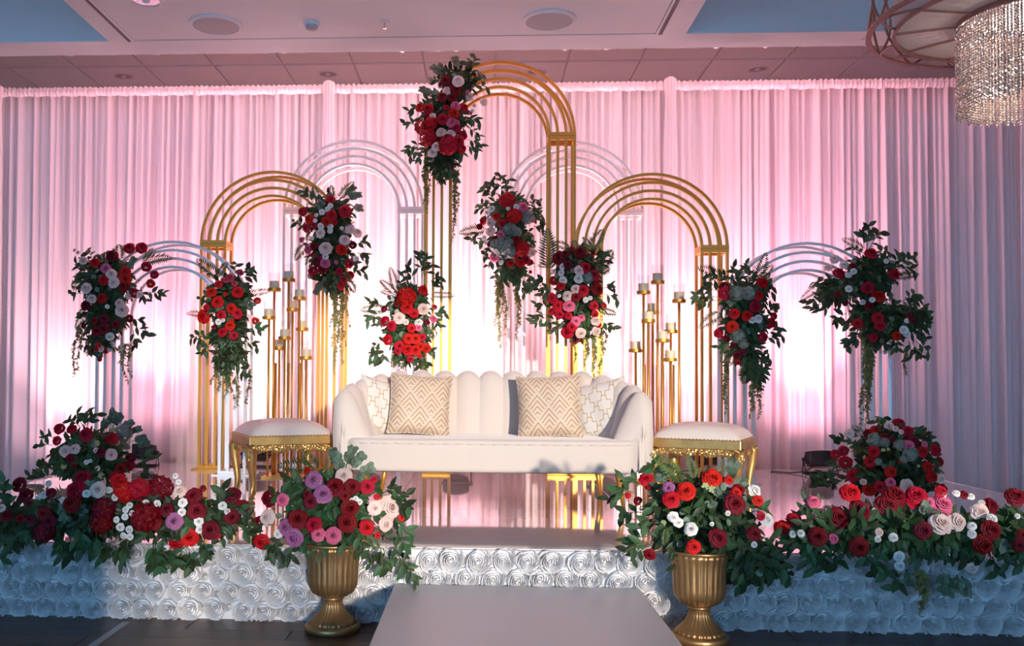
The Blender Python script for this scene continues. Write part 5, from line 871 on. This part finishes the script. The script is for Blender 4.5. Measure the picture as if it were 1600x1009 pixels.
ARR['GarR']=dict(o=(1.692,3.76,0.305),ry=0.13,
 cores=[(-0.388,0.098,0.142,0.074),(-0.239,0.113,0.142,0.092),(-0.079,0.115,0.147,0.11),(0.081,0.105,0.153,0.116),(0.239,0.108,0.146,0.103),(0.385,0.116,0.121,0.091)],
 fl=[('R',-0.241,-0.04,0.266,0.074),('D',-0.306,-0.087,0.175,0.079),('D',-0.217,-0.078,0.2,0.079),('D',-0.101,-0.04,0.221,0.077),('D',-0.071,-0.04,0.259,0.083),('R',0.008,-0.04,0.257,0.08),('R',-0.004,-0.04,0.228,0.045),('D',-0.019,-0.156,0.139,0.065),('D',0.292,-0.04,0.22,0.061),('D',0.383,-0.04,0.258,0.071),('D',0.23,-0.16,0.146,0.068),('D',0.199,-0.163,0.089,0.068),('D',0.332,-0.149,0.086,0.044),('D',0.339,-0.158,0.129,0.037),('R',-0.463,-0.04,0.16,0.051),('R',-0.506,-0.04,0.122,0.058),('D',-0.415,-0.165,0.113,0.068),('P',-0.353,-0.166,0.105,0.034),('D',-0.255,-0.155,0.072,0.068),('D',0.19,-0.04,0.262,0.032),('R',0.105,-0.04,0.273,0.045),('P',0.108,-0.04,0.224,0.077),('P',-0.386,-0.04,0.23,0.048),('P',0.051,-0.04,0.229,0.045),('B',0.05,-0.146,0.168,0.078),('B',0.114,-0.143,0.172,0.062),('B',0.229,-0.08,0.203,0.06),('B',0.218,-0.04,-0.025,0.045),('W',0.167,-0.135,0.156,0.031),('W',0.163,-0.148,0.128,0.031),('W',0.246,-0.132,0.181,0.038),('W',0.256,-0.04,0.232,0.026),('W',0.111,-0.04,0.264,0.026),('W',0.16,-0.04,0.268,0.026),('W',0.214,-0.04,0.256,0.026),('W',-0.094,-0.124,0.032,0.038),('W',-0.056,-0.04,-0.02,0.038),('Y',-0.03,-0.04,0.005,0.026),('B',-0.181,-0.156,0.13,0.031),('W',-0.133,-0.161,0.111,0.031),('W',-0.469,-0.138,0.12,0.028),('W',-0.493,-0.118,0.113,0.025),('W',-0.153,-0.04,0.195,0.019),('W',-0.189,-0.161,0.104,0.025),('W',0.358,-0.094,0.189,0.019)],
 sp=[('L',-0.415,-0.077,0.055,-0.425,-0.098,0.001),('L',-0.389,-0.072,0.049,-0.391,-0.061,-0.037),('L',-0.339,0,0.017,-0.358,-0.08,-0.026),('L',-0.295,0,0.024,-0.313,-0.079,-0.02),('L',-0.16,0,0.001,-0.172,-0.087,-0.046),('L',-0.117,0,-0.01,-0.129,-0.078,-0.053),('L',-0.037,0,-0.053,-0.098,-0.076,-0.105),('E',-0.018,0,-0.04,-0.042,-0.091,-0.077),('E',0.147,0,-0.056,0.108,-0.078,-0.117),('E',0.128,0,-0.05,0.078,-0.077,-0.105),('E',0.177,0,-0.056,0.145,-0.075,-0.104),('E',0.195,0,-0.061,0.184,-0.063,-0.122),('L',0.312,0,0.015,0.285,-0.082,-0.04),('L',0.32,-0.052,0.044,0.322,-0.091,0.002),('L',0.369,-0.061,0.046,0.377,-0.088,-0.003),('L',-0.331,-0.065,0.147,-0.382,-0.089,0.175),('L',-0.392,-0.049,0.162,-0.428,-0.02,0.189),('L',-0.35,0,0.181,-0.409,-0.02,0.227),('L',-0.397,-0.079,0.142,-0.453,-0.109,0.146),('L',-0.262,-0.077,0.168,-0.233,-0.14,0.178),('L',-0.275,-0.079,0.162,-0.265,-0.143,0.178),('L',-0.385,-0.097,0.09,-0.449,-0.141,0.091),('L',-0.414,-0.091,0.076,-0.453,-0.083,0.05),('E',0.024,-0.071,0.171,0.043,-0.069,0.202),('E',0.015,-0.064,0.176,0.03,-0.071,0.215),('L',-0.288,-0.079,0.07,-0.28,-0.072,0.026),('L',-0.205,-0.067,0.051,-0.209,-0.092,0.012),('L',-0.16,-0.062,0.057,-0.164,-0.085,0.012),('L',-0.06,-0.096,0.131,-0.064,-0.157,0.165),('L',0.095,-0.097,0.115,0.117,-0.123,0.132),('L',0.152,-0.076,0.058,0.179,-0.07,0.014),('L',0.202,-0.083,0.06,0.236,-0.064,0.026),('E',0.083,-0.095,0.078,0.113,-0.07,0.056),('E',0.289,-0.088,0.08,0.316,-0.082,0.061),('L',0.325,-0.067,0.163,0.369,-0.031,0.201),('L',0.329,-0.081,0.141,0.361,-0.088,0.16),('L',-0.027,-0.074,0.055,0.004,-0.071,0.012),('L',-0.13,-0.09,0.099,-0.118,-0.089,0.062),('L',-0.239,-0.093,0.141,-0.241,-0.098,0.111),('L',-0.333,-0.088,0.114,-0.369,-0.12,0.137),('V',0.049,0,-0.039,-0.006,-0.097,-0.19),('V',0.052,0,-0.045,0.016,-0.089,-0.143),('V',0.043,0,-0.039,-0.008,-0.089,-0.107),('L',-0.449,-0.088,0.094,-0.509,-0.124,0.075),('L',-0.464,-0.079,0.079,-0.518,-0.078,0.041)])

# ------------------------------------------------------------------ flowers and leaves: shared meshes
def rose_verts(seed):
    rnd = random.Random(seed); V = []; F = []
    layers = [(2, 0.045, 0.27, 1.5), (3, 0.10, 0.28, 1.25), (4, 0.17, 0.25, 1.0), (5, 0.245, 0.20, 0.86), (6, 0.32, 0.12, 0.76), (7, 0.40, 0.02, 0.66), (7, 0.455, -0.09, 0.62)]
    for li, (n, r1, h, wd) in enumerate(layers):
        a00 = rnd.uniform(0, 6.28)
        for k in range(n):
            a0 = a00+2*pi*k/n+rnd.uniform(-0.15, 0.15); hh = h+rnd.uniform(-0.03, 0.03); rr = r1*rnd.uniform(0.93, 1.06)
            base = len(V); G = 4; tw = rnd.uniform(-0.05, 0.08)
            for j in range(G+1):
                v = j/G
                for i in range(G+1):
                    u = i/G*2-1
                    ve = v*(1-0.14*u**4)
                    r = rr*(0.40+0.44*ve**0.6+0.16*ve**3)+0.05*li/6*max(0, ve-0.6)
                    r *= 1+0.07*u*(1 if li % 2 else -1)+tw*u
                    z = -0.24+(hh+0.24)*math.sin(ve*pi*0.54)-(0.035+0.02*li)*max(0, ve-0.82)*3
                    a = a0+u*wd*(0.55+0.45*math.sin(min(1, v*1.2)*pi/2))
                    V.append((r*math.cos(a), r*math.sin(a), z+0.010*math.sin(4*u+li+seed)))
            for j in range(G):
                for i in range(G):
                    a = base+j*(G+1)+i; F.append((a, a+1, a+G+2, a+G+1))
    return V, F
def floret_dome(seed, nf, pet, ps, cup):
    rnd = random.Random(seed); V = []; F = []
    for k in range(nf):
        z = 1-(k+0.5)/nf*1.15; r = math.sqrt(max(0, 1-z*z)); a = k*2.39996+rnd.uniform(-0.15, 0.15)
        nrm = Vector((r*math.cos(a), r*math.sin(a), z)).normalized()
        c = nrm*0.40*rnd.uniform(0.9, 1.1); c.z -= 0.16
        t1 = nrm.orthogonal().normalized(); t2 = nrm.cross(t1); q0 = rnd.uniform(0, 6.28)
        for p in range(pet):
            q = q0+2*pi*p/pet; d = t1*math.cos(q)+t2*math.sin(q); e = t1*-math.sin(q)+t2*math.cos(q)
            b = len(V); s_ = ps*rnd.uniform(0.85, 1.15)
            V += [c, c+d*s_*0.55+e*s_*0.50+nrm*s_*cup, c+d*s_*1.05+nrm*s_*cup*1.2+nrm*rnd.uniform(-0.02, 0.03), c+d*s_*0.55-e*s_*0.50+nrm*s_*cup]
            F.append((b, b+1, b+2, b+3))
    return V, F
def buds():
    mb = MB(); rnd = random.Random(3)
    for k in range(6):
        a = k*1.05; rr = 0.0 if k == 0 else 0.26
        mb.lathe([(0.02, -0.16), (0.12, -0.10), (0.16, 0.0), (0.13, 0.09), (0.05, 0.15)], 9, (rr*math.cos(a), rr*math.sin(a), rnd.uniform(-0.08, 0.08)))
    return mb.v, mb.f
RV = [rose_verts(i) for i in range(4)]
FLOWER = {}
for k in 'RDBWPCM': FLOWER[k] = [mesh('rose', v, f, FLM[k], True) for v, f in RV]
HV = [floret_dome(i, 62, 4, 0.12, 0.25) for i in range(2)]
for k in 'HJ': FLOWER[k] = [mesh('hydrangea', v, f, FLM[k], True) for v, f in HV]
GV = [floret_dome(7+i, 34, 4, 0.17, 0.10) for i in range(2)]
FLOWER['G'] = [mesh('hydrangea', v, f, FLM['G'], True) for v, f in GV]
v, f = buds(); FLOWER['Y'] = [mesh('bud_cluster', v, f, FLM['Y'], True)]
FNAME = {'R': 'rose', 'D': 'rose', 'B': 'rose', 'W': 'spray_rose', 'P': 'rose', 'C': 'rose', 'M': 'rose', 'H': 'hydrangea', 'J': 'hydrangea', 'G': 'hydrangea', 'Y': 'bud_cluster'}
FLAB = {'R': 'red rose', 'D': 'dark crimson rose', 'B': 'blush rose', 'W': 'small white spray rose', 'P': 'pink rose', 'C': 'coral rose', 'M': 'mauve rose', 'H': 'red hydrangea head', 'J': 'crimson hydrangea head', 'G': 'grey-green hydrangea head', 'Y': 'pale green buds'}

def leaf_geo(wd, droop, fold, tipp=1.0):
    V = []; F = []
    st = [(0.0, 0.03), (0.16, 0.55), (0.40, 1.0), (0.68, 0.80), (0.88, 0.38), (1.0, 0.03)]
    for (t, q) in st:
        w_ = wd/2*(q if tipp == 1.0 else math.sqrt(max(0.02, 1-(2*t-1)**2)))
        z = -droop*t*t
        V += [(-w_, t, z+fold*w_), (0, t, z), (w_, t, z+fold*w_)]
    for i in range(len(st)-1):
        a = i*3; F += [(a, a+1, a+4, a+3), (a+1, a+2, a+5, a+4)]
    return V, F
LG = [leaf_geo(0.46, 0.18, 0.35), leaf_geo(0.40, 0.34, 0.25), leaf_geo(0.52, 0.10, 0.45)]
EG = [leaf_geo(0.86, 0.12, 0.25, 0.5), leaf_geo(0.75, 0.2, 0.15, 0.5)]
LEAF = [mesh('leaf', v, f, LEAFM, True) for v, f in LG]
ELEAF = [mesh('leaf', v, f, EUCM, True) for v, f in EG]
def fern_mesh(seed):
    rnd = random.Random(seed); mb = MB(); N_ = 14
    pt = lambda t: Vector((0.06*math.sin(2*t+seed), t, -0.22*t*t))
    mb.tube([pt(i/8) for i in range(9)], [0.010-0.007*i/8 for i in range(9)], 4)
    for i in range(N_):
        t = 0.10+0.88*i/(N_-1); L_ = 0.27*math.sin(pi*min(1, (0.16+0.84*t))**0.9)**0.8+0.04
        c = pt(t)
        for sg in (-1, 1):
            d = Vector((sg*0.86, 0.50, rnd.uniform(-0.25, 0.1))).normalized()*L_*rnd.uniform(0.85, 1.1)
            e = Vector((-0.35*sg, 0.9, 0)).normalized()*0.031
            mb.add([c, c+d*0.45+e+Vector((0, 0, 0.01)), c+d, c+d*0.45-e+Vector((0, 0, 0.01))], [(0, 1, 2, 3)])
    return mb.mesh('fern_frond', FERNM, True)
FERN = [fern_mesh(i) for i in range(3)]

def frame(d, nrm):
    y = d.normalized(); x = y.cross(nrm)
    x = x.normalized() if x.length > 1e-5 else y.orthogonal().normalized()
    return x, y, x.cross(y)
def mtx(p, d, nrm, s):
    x, y, z = frame(d, nrm)
    return Matrix(((x.x*s, y.x*s, z.x*s, p.x), (x.y*s, y.y*s, z.y*s, p.y), (x.z*s, y.z*s, z.z*s, p.z), (0, 0, 0, 1)))

def arrangement(key, name, label, cat, leaf=0.074, fillk=1.0, group=None, nstuff=420):
    A = ARR[key]; rnd = random.Random(key)
    O = Vector(A['o']); ry = A['ry']; cores = A['cores']
    t = thing(name, label, cat, O, 0, group)
    zmin = -9
    if key.startswith(('Gnd',)): zmin = 0.012
    # inner foam
    fm = MB()
    for (cx, cz, rx, rz) in cores:
        n1, n2 = 12, 8; V = []; F = []
        for j in range(n2+1):
            ph = pi*j/n2
            for i in range(n1):
                th = 2*pi*i/n1; q = 0.70*rnd.uniform(0.85, 1.08)
                V.append((cx+rx*q*math.sin(ph)*math.cos(th), ry*q*math.sin(ph)*math.sin(th)*0.9+0.02, max(zmin, cz+rz*q*math.cos(ph))))
        for j in range(n2):
            for i in range(n1):
                i2 = (i+1) % n1; F.append((j*n1+i, j*n1+i2, (j+1)*n1+i2, (j+1)*n1+i))
        fm.add(V, F)
    fm.build('floral_foam', FOAMM, t, smooth=True)
    # blooms
    for (k, x, y, z, d) in A['fl']:
        if zmin > -1: z = max(z, d*0.45)
        best = None
        for (cx, cz, rx, rz) in cores:
            ox, oz = (x-cx)/rx, (z-cz)/rz; q = math.hypot(ox, oz)
            if best is None or q < best[0]: best = (q, ox/max(1, q), oz/max(1, q))
        n_ = Vector((best[1]*0.5, -1.0, best[2]*0.45+0.15)) + Vector((rnd.uniform(-.25, .25), 0, rnd.uniform(-.25, .25)))
        n_.normalize()
        mm = mtx(Vector((x, y, z)), n_.orthogonal(), n_, d*1.2)
        mm = mm @ Matrix.Rotation(rnd.uniform(0, 6.28), 4, 'Z')
        o = link(FNAME[k], rnd.choice(FLOWER[k]), t, mtx=mm); o['label'] = FLAB[k]
    # sprigs
    nleaf = 0
    for (k, bx, by, bz, tx, ty, tz) in A['sp']:
        b = Vector((bx, by, bz)); e = Vector((tx, ty, tz)); L_ = (e-b).length
        if k == 'F':
            d = e-b; n_ = Vector((rnd.uniform(-.3, .3), -1, rnd.uniform(0, 0.6)))
            b2 = b-d*0.25
            link('fern_frond', rnd.choice(FERN), t, mtx=mtx(b2, d, n_, L_*1.25)); continue
        if k == 'V':
            mb = MB(); pts = []; N_ = max(6, int(L_/0.03)); a0 = rnd.uniform(0, 6)
            for i in range(N_+1):
                q = i/N_; p = b.lerp(e, q)+Vector((0.010*math.sin(7*q+a0), 0.008*math.cos(6*q+a0), 0)); pts.append(p)
            mb.tube(pts, [0.003-0.0022*i/N_ for i in range(N_+1)], 4)
            m_ = int(L_/0.0026)
            for i in range(m_):
                q = rnd.random()**1.15; f_ = q*N_; i0 = min(N_-1, int(f_)); p = pts[i0].lerp(pts[i0+1], f_-i0)
                s_ = rnd.uniform(0.018, 0.042)*(1-0.45*q)
                d = Vector((rnd.uniform(-1, 1), rnd.uniform(-1, 0.6), rnd.uniform(-1.5, -0.1))).normalized()*s_
                sd = d.cross(Vector((rnd.uniform(-1, 1), rnd.uniform(-1, 1), 0.3))).normalized()*s_*0.22
                mb.add([p, p+d*0.5+sd, p+d, p+d*0.5-sd], [(0, 1, 2, 3)])
            mb.build('trailing_vine', VINEM, t); continue
        me_l = LEAF if k == 'L' else ELEAF; ls = leaf*(1.0 if k == 'L' else 0.50)*rnd.uniform(0.9, 1.1)
        ls = min(ls, L_*0.75+0.02)
        mid = b.lerp(e, 0.5)+Vector((0, -0.01, 0.015))
        pts = [(b.lerp(mid, q)).lerp(mid.lerp(e, q), q) for q in [i/6 for i in range(7)]]
        sp = MB().tube(pts, [0.0026-0.0014*i/6 for i in range(7)], 4).build('leafy_stem', STEMM, t)
        stepn = max(3, int(L_/(ls*0.42)))
        tip = pts[-1]; dd = (pts[-1]-pts[-2]).normalized()
        items = [(tip-dd*ls*0.85, dd, ls)]
        for i in range(stepn):
            q = 0.25+0.62*i/max(1, stepn-1); f_ = q*6; i0 = min(5, int(f_)); p = pts[i0].lerp(pts[i0+1], f_-i0)
            d0 = (pts[i0+1]-pts[i0]).normalized(); side = d0.cross(Vector((0, -1, 0.15)))
            side = side.normalized() if side.length > 1e-4 else Vector((1, 0, 0))
            for sg in ((-1, 1) if k == 'E' else ((-1,) if i % 2 else (1,))):
                d = d0*rnd.uniform(0.5, 0.9)+side*sg*rnd.uniform(0.6, 1.0)+Vector((0, rnd.uniform(-.35, .2), rnd.uniform(-.2, .1)))
                items.append((p, d, ls*rnd.uniform(0.75, 1.0)))
        for (p, d, s_) in items:
            if zmin > -1: p = Vector((p.x, p.y, max(p.z, zmin+0.02))); d = Vector((d.x, d.y, max(d.z, -0.1*d.length)))
            n_ = Vector((rnd.uniform(-.5, .5), -1, rnd.uniform(-0.1, 0.9)))
            if nleaf < 285:
                link('leaf', rnd.choice(me_l), sp, mtx=mtx(p, d, n_, s_)); nleaf += 1
    # fill leaves over the body: single leaves while the count allows, the dense inner ones joined
    st = MB()
    tot_a = sum(c[2]*c[3] for c in cores)
    nfill = int(nstuff*fillk); singles = max(0, 292-nleaf)
    for i in range(nfill+singles):
        r_ = rnd.random()*tot_a
        for (cx, cz, rx, rz) in cores:
            r_ -= rx*rz
            if r_ <= 0: break
        th = rnd.uniform(0, 2*pi); u = rnd.random()**0.5
        fx, fz = u*math.cos(th), u*math.sin(th); fy = -math.sqrt(max(0, 1-u*u))
        if rnd.random() < 0.22: fy = -fy
        single = i >= nfill
        dp = rnd.uniform(0.50, 0.74) if not single else rnd.uniform(0.66, 0.90)
        p = Vector((cx+rx*fx*dp, ry*fy*dp, cz+rz*fz*dp))
        d = Vector((fx*1.0+rnd.uniform(-.6, .6), fy*0.4+rnd.uniform(-.3, .3), fz*0.9+rnd.uniform(-.8, .4)-0.15))
        n_ = Vector((fx+rnd.uniform(-.5, .5), fy-0.5, fz*0.5+rnd.uniform(0, .8)))
        if zmin > -1: p.z = max(p.z, zmin)
        s_ = leaf*rnd.uniform(0.65, 1.0)
        if zmin > -1 and p.z < 0.06: d.z = abs(d.z)*0.4
        if single:
            if rnd.random() < 0.25: link('leaf', rnd.choice(ELEAF), t, mtx=mtx(p, d, n_, s_*0.6))
            else: link('leaf', rnd.choice(LEAF), t, mtx=mtx(p, d, n_, s_*0.9))
        else:
            m4 = mtx(p, d, n_, s_); gv, gf = rnd.choice(LG)
            st.add([m4 @ Vector(q) for q in gv], gf)
    o = st.build('inner_foliage', LEAFM, t, smooth=True); o['kind'] = 'stuff'
    return t
HB = 'bouquets hung on the arches'
arrangement('FLa', 'floral_arrangement', 'hanging bouquet of red and blush roses on the outer leg of the short white arch', 'bouquet', group=HB)
arrangement('FLb', 'floral_arrangement', 'hanging bouquet of red and coral roses with a broad fern on the short white arch', 'bouquet', group=HB)
arrangement('GLr', 'floral_arrangement', 'hanging bouquet with large blush and clustered white roses above the candle stand', 'bouquet', group=HB)
arrangement('Tll', 'floral_arrangement', 'highest bouquet, red hydrangea and roses near the top of the tallest gold arch', 'bouquet', group=HB)
arrangement('MLr', 'floral_arrangement', 'hanging bouquet of massed red roses just above the sofa back', 'bouquet', group=HB)
arrangement('MRl', 'floral_arrangement', 'hanging bouquet with grey-green hydrangea and pink roses beside the tallest arch', 'bouquet', group=HB)
arrangement('GRl', 'floral_arrangement', 'hanging bouquet of crimson roses with one large pink rose and feathery ferns', 'bouquet', group=HB)
arrangement('FRl', 'floral_arrangement', 'hanging bouquet of red roses and grey leaves over the stool by the uplight', 'bouquet', group=HB)
arrangement('FRr', 'floral_arrangement', 'largest dark leafy bouquet with few red roses and long brown trailing vine', 'bouquet', group=HB, nstuff=620)
arrangement('GndL', 'floral_arrangement', 'mound of red and blush roses with eucalyptus standing on the stage', 'flower mound', 0.078, group='flower mounds on the stage', nstuff=520)
arrangement('GndR', 'floral_arrangement', 'mound of many red roses and grey-green hydrangea standing on the stage', 'flower mound', 0.078, group='flower mounds on the stage', nstuff=560)
arrangement('UrnL', 'floral_arrangement', 'urn flowers with mauve, crimson and pale pink roses', 'flower arrangement', 0.060, group='urn flowers', nstuff=620)
arrangement('UrnR', 'floral_arrangement', 'urn flowers with bright red roses and dense green foliage', 'flower arrangement', 0.064, group='urn flowers', nstuff=760)
arrangement('GarL', 'flower_garland', 'stage edge garland of deep red blooms with white spray roses and one mauve rose', 'garland', 0.066, group='stage edge garlands', nstuff=700)
arrangement('GarR', 'flower_garland', 'stage edge garland of crimson blooms with two large pale pink roses', 'garland', 0.066, group='stage edge garlands', nstuff=700)
